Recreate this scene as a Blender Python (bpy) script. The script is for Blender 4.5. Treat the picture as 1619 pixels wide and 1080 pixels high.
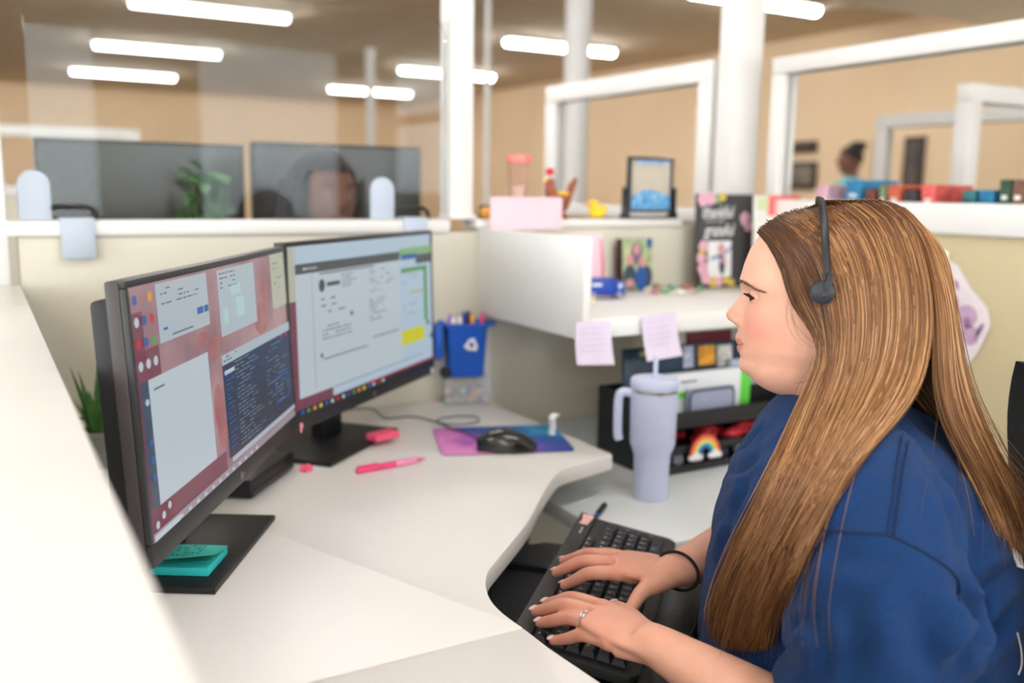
import bpy, bmesh, math, random
import numpy as np
from mathutils import Vector, Matrix

for _o in list(bpy.data.objects):
    bpy.data.objects.remove(_o, do_unlink=True)
SC = bpy.context.scene
COL = SC.collection
random.seed(7)
rng = np.random.default_rng(7)

# ------------------------------------------------------------------ camera
CAM_Z = 1.27
PP = np.array([809.5, 540.0])          # principal point, image 1619 x 1080
FPX = 1466.5                           # focal length in pixels
RM = np.array([[0.86827319, -0.06703518, 0.49153632],
               [-0.49587888, -0.14593257, 0.85604195],
               [0.01434623, -0.98702075, -0.15995067]])   # camera (x right, y down, z forward) -> world
cam_data = bpy.data.cameras.new('camera')
cam_data.sensor_width = 36.0
cam_data.sensor_fit = 'HORIZONTAL'
cam_data.lens = 36.0 * FPX / 1619.0
cam_data.clip_start = 0.02
cam_data.clip_end = 100
cam_data.dof.use_dof = True
cam_data.dof.focus_distance = 1.15
cam_data.dof.aperture_fstop = 2.4
cam = bpy.data.objects.new('camera', cam_data)
COL.objects.link(cam)
right, up, back = RM[:, 0], -RM[:, 1], -RM[:, 2]
cam.matrix_world = Matrix(((right[0], up[0], back[0], 0), (right[1], up[1], back[1], 0),
                           (right[2], up[2], back[2], CAM_Z), (0, 0, 0, 1)))
SC.camera = cam

# ------------------------------------------------------------------ world, exposure, daylight
SC.view_settings.view_transform = 'Standard'
SC.view_settings.look = 'None'
SC.view_settings.gamma = 1.0
SC.view_settings.use_curve_mapping = False
SC.view_settings.exposure = 0.25
world = bpy.data.worlds.new('world'); SC.world = world
world.use_nodes = True
wn = world.node_tree.nodes
wn['Background'].inputs[0].default_value = (0.80, 0.90, 1.0, 1)
wn['Background'].inputs[1].default_value = 2.0

def area_light(name, loc, rot, sx, sy, power, color):
    l = bpy.data.lights.new(name, 'AREA'); l.shape = 'RECTANGLE'; l.size = sx; l.size_y = sy
    l.energy = power; l.color = color
    o = bpy.data.objects.new(name, l); COL.objects.link(o); o.location = loc; o.rotation_euler = rot
    return o
# daylight entering through the tall windows of the two walls behind the camera
DAY = (0.86, 0.94, 1.0)
for i, (x, w) in enumerate([(-2.4, 1.3), (0.3, 1.3), (2.5, 1.3), (4.3, 1.0)]):
    area_light('window_daylight', (x, -4.93, 1.75), (math.radians(90), 0, 0), w, 1.7, 62, DAY)
for i, y in enumerate([-2.6, 0.2, 3.0]):
    area_light('window_daylight', (-4.43, y, 1.75), (math.radians(90), 0, math.radians(-90)), 1.3, 1.7, 62, DAY)

# ------------------------------------------------------------------ measuring: photo pixel -> point on a plane
def ray(u, v):
    return RM @ np.array([(u - PP[0]) / FPX, (v - PP[1]) / FPX, 1.0])
def pz(u, v, z):
    r = ray(u, v); p = r * (z - CAM_Z) / r[2]; return Vector((p[0], p[1], z))
def py(u, v, y):
    r = ray(u, v); p = r * y / r[1]; return Vector((p[0], p[1], p[2] + CAM_Z))
def px(u, v, x):
    r = ray(u, v); p = r * x / r[0]; return Vector((p[0], p[1], p[2] + CAM_Z))

# ------------------------------------------------------------------ helpers
def lin(c):
    return tuple(((v / 255.0) / 12.92 if v / 255.0 <= 0.04045 else ((v / 255.0 + 0.055) / 1.055) ** 2.4) for v in c)

MATS = {}
def mat(name, rgb, rough=0.5, metal=0.0, var=0.0, scale=20.0, bump=0.0, bscale=200.0, emit=0.0, trans=0.0,
        ior=1.45, sheen=0.0, coat=0.0, sss=0.0, alpha=1.0, spec=0.5, rgb2=None):
    if name in MATS:
        return MATS[name]
    m = bpy.data.materials.new(name); m.use_nodes = True
    nt = m.node_tree; N = nt.nodes; L = nt.links
    b = N['Principled BSDF']
    c = lin(rgb)
    b.inputs['Base Color'].default_value = (*c, 1)
    b.inputs['Roughness'].default_value = rough
    b.inputs['Metallic'].default_value = metal
    b.inputs['IOR'].default_value = ior
    b.inputs['Specular IOR Level'].default_value = spec
    b.inputs['Transmission Weight'].default_value = trans
    b.inputs['Alpha'].default_value = alpha
    b.inputs['Coat Weight'].default_value = coat
    b.inputs['Sheen Weight'].default_value = sheen
    if sss:
        b.inputs['Subsurface Weight'].default_value = sss
        b.inputs['Subsurface Radius'].default_value = (0.012, 0.005, 0.003)
        b.inputs['Subsurface Scale'].default_value = 0.6
    if emit:
        b.inputs['Emission Color'].default_value = (*c, 1)
        b.inputs['Emission Strength'].default_value = emit
    if var or bump:
        tc = N.new('ShaderNodeTexCoord')
    if var:
        nz = N.new('ShaderNodeTexNoise'); nz.inputs['Scale'].default_value = scale; nz.inputs['Detail'].default_value = 5
        L.new(tc.outputs['Object'], nz.inputs['Vector'])
        cr = N.new('ShaderNodeValToRGB')
        c2 = lin(rgb2) if rgb2 else tuple(max(0, v * (1 - var)) for v in c)
        cr.color_ramp.elements[0].position = 0.35; cr.color_ramp.elements[1].position = 0.65
        cr.color_ramp.elements[0].color = (*c2, 1); cr.color_ramp.elements[1].color = (*(c if rgb2 else tuple(min(1, v * (1 + var)) for v in c)), 1)
        L.new(nz.outputs['Fac'], cr.inputs['Fac']); L.new(cr.outputs['Color'], b.inputs['Base Color'])
        if emit:
            L.new(cr.outputs['Color'], b.inputs['Emission Color'])
    if bump:
        nb = N.new('ShaderNodeTexNoise'); nb.inputs['Scale'].default_value = bscale; nb.inputs['Detail'].default_value = 3
        L.new(tc.outputs['Object'], nb.inputs['Vector'])
        bp = N.new('ShaderNodeBump'); bp.inputs['Strength'].default_value = bump; bp.inputs['Distance'].default_value = 0.002
        L.new(nb.outputs['Fac'], bp.inputs['Height']); L.new(bp.outputs['Normal'], b.inputs['Normal'])
    MATS[name] = m
    return m

class B:
    """collects shapes into one bmesh and links them as one mesh object"""
    def __init__(self):
        self.bm = bmesh.new()
    def _xf(self, verts, M):
        if M is not None:
            bmesh.ops.transform(self.bm, matrix=M, verts=verts)
    def box(self, x0, x1, y0, y1, z0, z1, bev=0.0, seg=2, M=None):
        r = bmesh.ops.create_cube(self.bm, size=1.0); vs = r['verts']
        for v in vs:
            v.co = Vector(((x0 + x1) / 2 + v.co.x * (x1 - x0), (y0 + y1) / 2 + v.co.y * (y1 - y0), (z0 + z1) / 2 + v.co.z * (z1 - z0)))
        if bev:
            es = list({e for v in vs for e in v.link_edges})
            o = bmesh.ops.bevel(self.bm, geom=es, offset=bev, segments=seg, profile=0.5, affect='EDGES')
            vs = list({v for f in o['faces'] for v in f.verts} | {v for v in vs if v.is_valid})
        self._xf(vs, M); return self
    def prism(self, poly, z0, z1, M=None, bev=0.0):
        a = [self.bm.verts.new((p[0], p[1], z0)) for p in poly]
        b = [self.bm.verts.new((p[0], p[1], z1)) for p in poly]
        n = len(poly)
        fs = [self.bm.faces.new(a[::-1]), self.bm.faces.new(b)]
        for i in range(n):
            fs.append(self.bm.faces.new((a[i], a[(i + 1) % n], b[(i + 1) % n], b[i])))
        bmesh.ops.recalc_face_normals(self.bm, faces=fs)
        vs = a + b
        if bev:
            es = list(fs[0].edges) + list(fs[1].edges)
            o = bmesh.ops.bevel(self.bm, geom=es, offset=bev, segments=2, profile=0.5, affect='EDGES')
            vs = list({v for f in o['faces'] for v in f.verts} | {v for v in vs if v.is_valid})
        self._xf(vs, M); return self
    def loft(self, rings, closed=True, caps=True):
        R = [[self.bm.verts.new(p) for p in r] for r in rings]
        n = len(R[0]); fs = []
        for i in range(len(R) - 1):
            for j in range(n if closed else n - 1):
                k = (j + 1) % n
                fs.append(self.bm.faces.new((R[i][j], R[i][k], R[i + 1][k], R[i + 1][j])))
        if caps and closed:
            fs.append(self.bm.faces.new(R[0][::-1])); fs.append(self.bm.faces.new(R[-1]))
        bmesh.ops.recalc_face_normals(self.bm, faces=fs)
        return self
    def tube(self, pts, rad, n=10, flat=1.0, upv=None, caps=True):
        pts = [Vector(p) for p in pts]; m = len(pts)
        rad = [rad] * m if isinstance(rad, (int, float)) else list(rad)
        rings = []; prev = None
        for i in range(m):
            t = (pts[min(i + 1, m - 1)] - pts[max(i - 1, 0)]).normalized()
            if prev is None:
                a = Vector(upv) if upv else (Vector((0, 0, 1)) if abs(t.z) < 0.9 else Vector((1, 0, 0)))
            else:
                a = prev
            nrm = (a - t * a.dot(t)).normalized(); prev = nrm
            bi = t.cross(nrm)
            rings.append([pts[i] + nrm * (math.cos(q) * rad[i] * flat) + bi * (math.sin(q) * rad[i])
                          for q in [2 * math.pi * k / n for k in range(n)]])
        return self.loft(rings, True, caps)
    def cyl(self, p0, p1, r0, r1=None, n=20):
        return self.tube([p0, p1], [r0, r0 if r1 is None else r1], n)
    def lathe(self, prof, n=32, c=(0, 0, 0), caps=True):
        rings = [[Vector((c[0] + r * math.cos(2 * math.pi * k / n), c[1] + r * math.sin(2 * math.pi * k / n), c[2] + z)) for k in range(n)] for r, z in prof]
        return self.loft(rings, True, caps)
    def ball(self, c, r, nu=20, nv=12):
        r = (r, r, r) if isinstance(r, (int, float)) else r
        o = bmesh.ops.create_uvsphere(self.bm, u_segments=nu, v_segments=nv, radius=1.0)
        for v in o['verts']:
            v.co = Vector((c[0] + v.co.x * r[0], c[1] + v.co.y * r[1], c[2] + v.co.z * r[2]))
        return self
    def quad(self, a, b, c, d):
        self.bm.faces.new([self.bm.verts.new(p) for p in (a, b, c, d)]); return self
    def poly(self, pts):
        self.bm.faces.new([self.bm.verts.new(p) for p in pts]); return self
    def xf(self, M):
        bmesh.ops.transform(self.bm, matrix=M, verts=self.bm.verts[:]); return self
    def mesh(self, name, smooth=True, angle=40):
        me = bpy.data.meshes.new(name); self.bm.to_mesh(me); self.bm.free()
        if smooth:
            me.polygons.foreach_set('use_smooth', [True] * len(me.polygons))
            me.set_sharp_from_angle(angle=math.radians(angle))
        return me
    def done(self, name, m, parent=None, smooth=True, angle=40):
        me = self.mesh(name, smooth, angle)
        return link(name, me, m, parent)

def link(name, me, m=None, parent=None):
    o = bpy.data.objects.new(name, me); COL.objects.link(o)
    if m is not None and isinstance(me, bpy.types.Mesh):
        me.materials.clear()
        for q in (m if isinstance(m, (list, tuple)) else [m]):
            me.materials.append(q)
    if parent is not None:
        o.parent = parent
    return o
def tag(o, label, cat, group=None):
    o['label'] = label; o['category'] = cat
    if group: o['group'] = group
    return o
def thing(name, label, cat, loc=(0, 0, 0), rz=0.0, group=None):
    o = bpy.data.objects.new(name, None); COL.objects.link(o); o.empty_display_size = 0.05
    o.location = loc; o.rotation_euler = (0, 0, rz)
    return tag(o, label, cat, group)
def struct(o):
    o['kind'] = 'structure'; return o
def text_mesh(txt, size, shear=0.0, align='CENTER', extrude=0.0, bold=0.0):
    cu = bpy.data.curves.new('txt', 'FONT'); cu.body = txt; cu.size = size; cu.shear = shear
    cu.align_x = align; cu.align_y = 'CENTER'; cu.extrude = extrude; cu.offset = bold; cu.resolution_u = 2
    o = bpy.data.objects.new('txt', cu); COL.objects.link(o)
    dg = bpy.context.evaluated_depsgraph_get()
    me = bpy.data.meshes.new_from_object(o.evaluated_get(dg))
    bpy.data.objects.remove(o); bpy.data.curves.remove(cu)
    return me
def put_text(name, txt, size, m, parent, M, **k):
    me = text_mesh(txt, size, **k); me.transform(M); return link(name, me, m, parent)
def frame_M(o, ex, ey, ez):
    return Matrix(((ex[0], ey[0], ez[0], o[0]), (ex[1], ey[1], ez[1], o[1]), (ex[2], ey[2], ez[2], o[2]), (0, 0, 0, 1)))
def rrect(w, h, r, n=5):
    pts = []
    for cx, cy, a0 in ((w / 2 - r, h / 2 - r, 0), (-w / 2 + r, h / 2 - r, 90), (-w / 2 + r, -h / 2 + r, 180), (w / 2 - r, -h / 2 + r, 270)):
        for k in range(n + 1):
            a = math.radians(a0 + 90 * k / n); pts.append((cx + r * math.cos(a), cy + r * math.sin(a)))
    return pts
def smooth_path(pts, n=8):
    """Catmull-Rom through the points"""
    P = [np.array(p, float) for p in pts]; P = [2 * P[0] - P[1]] + P + [2 * P[-1] - P[-2]]
    out = []
    for i in range(1, len(P) - 2):
        for k in range(n):
            t = k / n
            out.append(0.5 * (2 * P[i] + (P[i + 1] - P[i - 1]) * t + (2 * P[i - 1] - 5 * P[i] + 4 * P[i + 1] - P[i + 2]) * t * t + (3 * P[i] - P[i - 1] - 3 * P[i + 1] + P[i + 2]) * t ** 3))
    out.append(P[-2]); return out
# ------------------------------------------------------------------ materials of the place
M_white = mat('white_frame_paint', (226, 224, 220), 0.4, var=0.02, scale=6)
M_fab = mat('beige_panel_fabric', (211, 206, 190), 0.95, var=0.05, scale=900, bump=0.25, bscale=900, spec=0.15)
M_tan = mat('tan_panel_fabric', (196, 182, 148), 0.95, var=0.06, scale=900, bump=0.25, bscale=900, spec=0.15)
M_lam = mat('white_laminate', (234, 231, 228), 0.38, var=0.015, scale=3)
M_lam2 = mat('pale_grey_laminate', (222, 228, 230), 0.4, var=0.015, scale=3)
M_farwall = mat('warm_tan_wall_paint', (247, 219, 180), 0.9, var=0.03, scale=1.2)
M_ceil = mat('tan_grey_ceiling', (216, 198, 168), 0.95, var=0.05, scale=3)
M_soffit = mat('soffit_whitened_as_lit', (248, 242, 230), 0.9, var=0.03, scale=2)  # whiter than the ceiling, in place of light falling on the soffit
M_carpet = mat('grey_carpet', (120, 112, 104), 1.0, var=0.25, scale=120, bump=0.5, bscale=400)
M_glass = mat('clear_glass', (255, 255, 255), 0.0, trans=1.0, ior=1.02, spec=0.6)
M_acry = mat('clear_acrylic', (248, 251, 250), 0.0, trans=1.0, ior=1.16, spec=0.5)
M_black = mat('black_plastic', (26, 26, 28), 0.45, var=0.1, scale=40)
M_dgrey = mat('dark_grey_plastic', (48, 48, 52), 0.5, var=0.06, scale=60)
M_bluegrey = mat('blue_grey_clamp_plastic', (182, 192, 206), 0.5, var=0.02, scale=10)
M_lamp = mat('lit_fluorescent_tube', (246, 247, 252), 0.5, emit=34.0)
M_lampbody = mat('lamp_housing', (225, 220, 210), 0.5, var=0.02, scale=10)
M_metal = mat('brushed_steel', (190, 190, 190), 0.3, metal=1.0)

# ------------------------------------------------------------------ room shell
CEIL = 2.75
X0, X1, Y0, Y1 = -4.5, 6.9, -5.0, 16.0
struct(B().box(X0, X1, Y0, Y1, -0.1, 0.0).done('floor', M_carpet))
struct(B().box(X0, X1, Y0, Y1, CEIL, CEIL + 0.1).done('ceiling', M_ceil))
struct(B().box(X0, X1, Y1, Y1 + 0.12, 0, CEIL).done('wall_back', M_farwall))
struct(B().box(X1, X1 + 0.12, Y0, Y1, 0, CEIL).done('wall_right', M_farwall))
def window_wall(name, fixed, lo, hi, openings, axis):
    b = B(); z0, z1 = 0.85, 2.62
    cur = lo
    def bx(a0, a1, c0, c1):
        if axis == 'x':
            b.box(a0, a1, fixed - 0.12, fixed, c0, c1)
        else:
            b.box(fixed - 0.12, fixed, a0, a1, c0, c1)
    for (a0, a1) in openings:
        bx(cur, a0, 0, CEIL); bx(a0, a1, 0, z0); bx(a0, a1, z1, CEIL); cur = a1
    bx(cur, hi, 0, CEIL)
    return struct(b.done(name, M_farwall))
ops_f = [(-3.1, -1.7), (-0.4, 1.0), (1.8, 3.2), (3.75, 4.85)]
ops_l = [(-3.3, -1.9), (-0.5, 0.9), (2.3, 3.7)]
window_wall('wall_front', Y0, X0, X1, ops_f, 'x')
window_wall('wall_left', X0, Y0, Y1, ops_l, 'y')
wi = 1
for axis, ops in (('x', ops_f), ('y', ops_l)):
    for a0, a1 in ops:
        fr = B(); z0, z1 = 0.85, 2.62
        for (p, q, r, s) in ((a0, a1, z0, z0 + 0.05), (a0, a1, z1 - 0.05, z1), (a0, a0 + 0.05, z0, z1), (a1 - 0.05, a1, z0, z1), (a0, a1, 1.72, 1.76)):
            if axis == 'x': fr.box(p, q, Y0 - 0.09, Y0 - 0.03, r, s)
            else: fr.box(X0 - 0.09, X0 - 0.03, p, q, r, s)
        w = struct(fr.done('window_%d' % wi, M_white)); wi += 1
# lower ceiling edge (soffit) over the near cubicles
struct(B().box(2.2, X1 - 0.02, Y0 + 0.1, 4.6, 2.56, CEIL - 0.002).done('trim_1', M_soffit))

# ceiling strip lights, one row of tubes each
rows = [(1.78, 8.1), (1.78, 10.7), (1.78, 13.3), (5.17, 8.1), (5.17, 10.7), (5.17, 13.3), (-1.6, 8.1), (-1.6, 10.7), (-1.6, 13.3),
        (1.0, 5.4), (5.17, 5.4), (-1.6, 5.4), (1.0, 2.8), (-1.6, 2.8), (1.0, 0.2), (-1.6, 0.2), (1.0, -2.4), (-1.6, -2.4)]
where = {(1.78, 8.1): 'nearest of the left row', (1.78, 10.7): 'middle one of the left row', (1.78, 13.3): 'farthest of the left row',
         (5.17, 8.1): 'nearest one right of the white post, cut by the column', (5.17, 10.7): 'middle one passing behind the white post', (5.17, 13.3): 'farthest one crossed by the thin column'}
lt = None
for (x, y) in rows:
    z = CEIL - 0.005 if not (x > 2.2 and y < 4.6) else 2.555
    if lt is None:
        housing = B().box(-0.66, 0.66, -0.09, 0.09, -0.035, 0.0, 0.01).mesh('housing')
        tube = B().tube([(-0.62, 0, -0.055), (0.62, 0, -0.055)], 0.05, 12, flat=0.7).mesh('tube')
        lt = 1
    t = thing('ceiling_light', 'lit ceiling strip light, %s' % where[(x, y)] if (x, y) in where else 'lit ceiling strip light out of view above the office', 'ceiling light', (x, y, z), 0, 'ceiling strip lights')
    link('housing', housing, M_lampbody, t); link('tube', tube, M_lamp, t)

# ------------------------------------------------------------------ cubicle partitions
WY = 2.03            # inner face of the partition behind the monitors
WX = 1.95            # inner face of the right-hand partition
CAPZ = 1.27 - 0.0695
LX = 0.064           # inner face of the low left partition
def part(parent, name, m, *boxes, bev=0.004):
    b = B()
    for q in boxes: b.box(*q, bev)
    return b.done(name, m, parent)
t = thing('cubicle_partition', 'beige fabric partition with white cap behind the two monitors', 'partition', (0, 0, 0))
part(t, 'fabric_panel', M_fab, (LX, 1.075, WY, WY + 0.05, 0.06, CAPZ - 0.03))
part(t, 'cap_rail', M_white, (LX - 0.06, 0.985, WY - 0.012, WY + 0.062, CAPZ - 0.03, CAPZ))
part(t, 'cap_rail', M_white, (1.054, 1.70, WY - 0.012, WY + 0.062, CAPZ - 0.02, CAPZ))
part(t, 'fabric_panel', M_fab, (1.10, WX, WY, WY + 0.05, 0.06, CAPZ - 0.02))
part(t, 'corner_trim', M_white, (1.068, 1.10, WY - 0.012, WY + 0.06, 0.0, CAPZ - 0.021))
part(t, 'base_rail', M_white, (LX, WX, WY - 0.01, WY + 0.06, 0.0, 0.06))
p = thing('partition_post', 'tall white square post rising at the end of the clear shield', 'post', (1.02, WY + 0.03, CAPZ))
part(p, 'shaft', M_white, (-0.031, 0.031, -0.031, 0.031, 0.001, CEIL - CAPZ - 0.002), bev=0.005)
part(p, 'foot_plate', M_white, (-0.034, 0.033, -0.04, 0.033, 0.001, 0.012), bev=0.003)

t = thing('cubicle_partition', 'low white-capped partition blurred close to the camera at lower left', 'partition', (0, 0, 0))
LCZ = 1.27 - 0.19
part(t, 'fabric_panel', M_white, (LX - 0.085, LX - 0.004, -1.3, WY - 0.02, 0.05, LCZ - 0.03))
part(t, 'cap_rail', M_white, (LX - 0.10, LX, -1.3, WY - 0.02, LCZ - 0.03, LCZ), bev=0.006)
p = thing('partition_post', 'white corner post at the left edge of the picture', 'post', (LX - 0.05, WY + 0.02, 0))
part(p, 'shaft', M_white, (-0.035, 0.035, -0.03, 0.03, 0.0, CEIL - 0.002), bev=0.005)

# right-hand partition with its framed windows
def window_frame(name, label, fixed, a0, a1, zb, zt, axis, th=0.06, wd=0.045, glass=True, jamb=True):
    t = thing(name, label, 'window frame')
    def bx(p, q, r, s, o0=0.0, o1=th):
        return (fixed + o0, fixed + o1, p, q, r, s) if axis == 'y' else (p, q, fixed + o0, fixed + o1, r, s)
    part(t, 'top_rail', M_white, bx(a0, a1, zt - wd, zt))
    part(t, 'jamb', M_white, bx(a0, a0 + wd, zb, zt - wd)); part(t, 'jamb', M_white, bx(a1 - wd, a1, zb, zt - wd))
    if glass:
        part(t, 'glass_pane', M_glass, bx(a0 + wd, a1 - wd, zb, zt - wd, th * 0.45, th * 0.55), bev=0)
    return t
SILLT, SILLB = 1.27 - 0.012, 1.27 - 0.084
TOPZ = 1.27 + 0.376
t = thing('cubicle_partition', 'tan fabric partition with deep pale sill behind the woman', 'partition')
part(t, 'fabric_panel', M_tan, (WX, WX + 0.05, -1.4, WY + 0.06, 0.05, SILLB))
part(t, 'sill_rail', M_white, (WX - 0.012, WX + 0.075, -1.4, WY + 0.0, SILLB, SILLT), bev=0.006)
part(t, 'base_rail', M_white, (WX - 0.01, WX + 0.06, -1.4, WY + 0.06, 0.0, 0.05))
window_frame('partition_window', 'long white window frame above the pale sill on the right', WX, -0.9, 1.965, SILLT + 0.001, TOPZ, 'y')
p = thing('partition_post', 'white square post beside the black thankful sign', 'post', (WX + 0.025, WY + 0.03, CAPZ))
part(p, 'shaft', M_white, (-0.105, 0.0, -0.035, 0.035, 0.001, CEIL - CAPZ - 0.002), bev=0.005)
# next bays of the cubicle grid
t = thing('cubicle_partition', 'far part of the right partition line behind the sand picture', 'partition')
part(t, 'fabric_panel', M_tan, (WX - 0.06, WX - 0.01, WY + 0.10, 3.04, 0.05, SILLB))
part(t, 'sill_rail', M_white, (WX - 0.08, WX + 0.005, WY + 0.10, 3.05, SILLB, SILLT - 0.03), bev=0.006)
window_frame('partition_window', 'white window frame seen behind the sand picture', WX - 0.07, WY + 0.10, 3.05, SILLT - 0.029, TOPZ + 0.01, 'y', wd=0.06)
t = thing('cubicle_partition', 'tan partition of the next bay seen through the right window', 'partition')
part(t, 'fabric_panel', M_tan, (2.88, 5.2, 1.99, 2.04, 0.05, SILLB))
part(t, 'sill_rail', M_white, (2.86, 5.2, 1.975, 2.055, SILLB, SILLT), bev=0.006)
window_frame('partition_window', 'bright white window frame at the right edge beyond the glass', 1.985, 2.88, 5.2, SILLT + 0.001, TOPZ, 'x', wd=0.06)
t = thing('cubicle_partition', 'distant partition in front of the door pictures', 'partition')
part(t, 'fabric_panel', M_tan, (3.72, 3.77, 2.2, 3.04, 0.05, SILLB))
part(t, 'sill_rail', M_white, (3.70, 3.785, 2.2, 3.05, SILLB, SILLT), bev=0.006)
window_frame('partition_window', 'distant white window frame right of the person in teal', 3.715, 2.2, 3.05, SILLT + 0.001, TOPZ, 'y', wd=0.06)
t = thing('cubicle_partition', 'distant partition with white rail at far left behind the shield', 'partition')
part(t, 'fabric_panel', M_fab, (-1.8, 1.0, 6.9, 6.95, 0.05, SILLB))
part(t, 'sill_rail', M_white, (-1.8, 1.0, 6.885, 6.965, SILLB, SILLT), bev=0.006)
window_frame('partition_window', 'distant white window frame at far left behind the shield', 6.895, -1.8, 1.0, SILLT + 0.001, TOPZ, 'x', wd=0.07)

# columns up to the ceiling
for (u0, u1, v, dep, label) in ((893, 934, 60, 5.6, 'round white column crossing the near ceiling light'),
                                (579, 593, 180, 10.0, 'thin white column in the distance behind the shield'),
                                (765, 774, 250, 6.2, 'slim white column just right of the tall post')):
    a, b_ = ray(u0, v) * dep, ray(u1, v) * dep
    c = (a + b_) / 2; r = np.linalg.norm(b_ - a) / 2
    col = B().lathe([(r * 1.0, 0.0), (r, 0.15), (r, CEIL - 0.06), (r * 1.15, CEIL - 0.05), (r * 1.15, CEIL - 0.002)], 24).done('column', M_white)
    col.location = (c[0], c[1], 0); tag(col, label, 'column', 'columns')
# pictures and door on the far right wall
def wall_pic(name, label, cat, u0, u1, v0, v1, rgb, rgb2):
    a = px(u0, v1, X1 - 0.01); b_ = px(u1, v0, X1 - 0.01)
    t = thing(name, label, cat)
    ya, yb = sorted((a.y, b_.y)); za, zb = sorted((a.z, b_.z))
    B().box(X1 - 0.03, X1 - 0.001, ya, yb, za, zb, 0.008).done('frame', mat('dark_picture_frame', (70, 55, 48), 0.5, var=0.1), t)
    B().box(X1 - 0.034, X1 - 0.0305, ya + 0.05, yb - 0.05, za + 0.05, zb - 0.05).done('print', mat(name + '_' + str(u0), rgb, 0.6, var=0.3, scale=4, rgb2=rgb2), t)
wall_pic('wall_picture', 'wide brown picture high on the far wall', 'picture', 1243, 1293, 222, 243, (120, 88, 66), (92, 66, 52))
wall_pic('wall_picture', 'grey brown picture low on the far wall', 'picture', 1240, 1293, 255, 300, (150, 138, 122), (104, 90, 78))
wall_pic('wall_picture', 'narrow dark picture right of the person in teal', 'picture', 1379, 1397, 218, 288, (82, 64, 58), (60, 44, 42))
wall_pic('wall_picture', 'dark poster seen through the distant window frame', 'picture', 1424, 1465, 215, 322, (86, 84, 88), (150, 120, 92))
# ------------------------------------------------------------------ worktops
DZ = 0.76
edge_px = [(968, 719.6), (926, 732), (891, 742.5), (877, 753), (856, 785), (834, 826), (791, 879), (772, 903.5), (768.6, 925), (775.4, 947), (794, 968), (828, 993)]
edge = [pz(u, v, DZ) for u, v in edge_px]
seamY = edge[-1].y
edge = [Vector((p[0], p[1], 0)) for p in smooth_path([(e.x, e.y) for e in edge], 5)]
poly = [(LX + 0.004, seamY + 0.0012), (LX + 0.004, WY - 0.014), (1.06, WY - 0.014), (1.06, edge[0].y + 0.012)] + [(e.x, e.y) for e in edge[:-1]] + [(edge[-1].x, seamY + 0.0012)]
t = thing('corner_desk', 'white laminate corner worktop with curved front edge under the monitors', 'desk')
B().prism(poly, DZ - 0.03, DZ, bev=0.002).done('desktop', M_lam, t, angle=30)
part(t, 'support_leg', M_dgrey, (0.10, 0.16, 1.9, 1.96, 0.0, DZ - 0.031)); part(t, 'support_leg', M_dgrey, (0.86, 0.92, 1.9, 1.96, 0.0, DZ - 0.031))
part(t, 'support_leg', M_dgrey, (0.10, 0.16, 0.95, 1.01, 0.0, DZ - 0.031))
part(t, 'under_beam', M_dgrey, (0.16, 0.86, 1.9, 1.96, DZ - 0.10, DZ - 0.031))
poly = [(LX + 0.004, seamY - 0.0012), (edge[-1].x, seamY - 0.0012)] + [(pz(u, v, DZ).x, pz(u, v, DZ).y) for u, v in ((868, 1024), (945, 1076))] + [(0.535, 0.1), (0.53, -0.7), (LX + 0.004, -0.7)]
t = thing('side_desk', 'white laminate side worktop beyond the seam at the bottom', 'desk')
B().prism(poly, DZ - 0.03, DZ, bev=0.002).done('desktop', M_lam, t, angle=30)
part(t, 'support_leg', M_dgrey, (0.10, 0.16, -0.6, -0.54, 0.0, DZ - 0.031)); part(t, 'support_leg', M_dgrey, (0.42, 0.48, -0.6, -0.54, 0.0, DZ - 0.031))
LZ = 0.67
t = thing('return_desk', 'lower pale grey worktop under the tumbler and file organizer', 'desk')
B().prism([(1.0, 1.19), (WX - 0.014, 1.19), (WX - 0.014, WY - 0.014), (0.94, WY - 0.014), (0.94, 1.27)], LZ - 0.03, LZ, bev=0.002).done('desktop', M_lam2, t)
for (x, y) in ((1.1, 1.9), (1.86, 1.9), (1.86, 1.22)): part(t, 'support_leg', M_dgrey, (x, x + 0.05, y, y + 0.05, 0.0, LZ - 0.031))

# ------------------------------------------------------------------ wall shelf
SHZ = CAM_Z - 0.258
M_shelf = mat('white_shelf_laminate', (232, 232, 229), 0.45, var=0.015, scale=4)
t = thing('wall_shelf', 'white shelf with tall side panel fixed to the partition', 'shelf')
YF = 1.565
part(t, 'side_panel', M_shelf, (1.062, 1.082, YF - 0.005, WY - 0.013, CAM_Z - 0.302, CAM_Z - 0.09), bev=0.003)
part(t, 'shelf_board', M_shelf, (1.083, WX - 0.015, YF, WY - 0.001, SHZ - 0.042, SHZ), bev=0.004)

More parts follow.
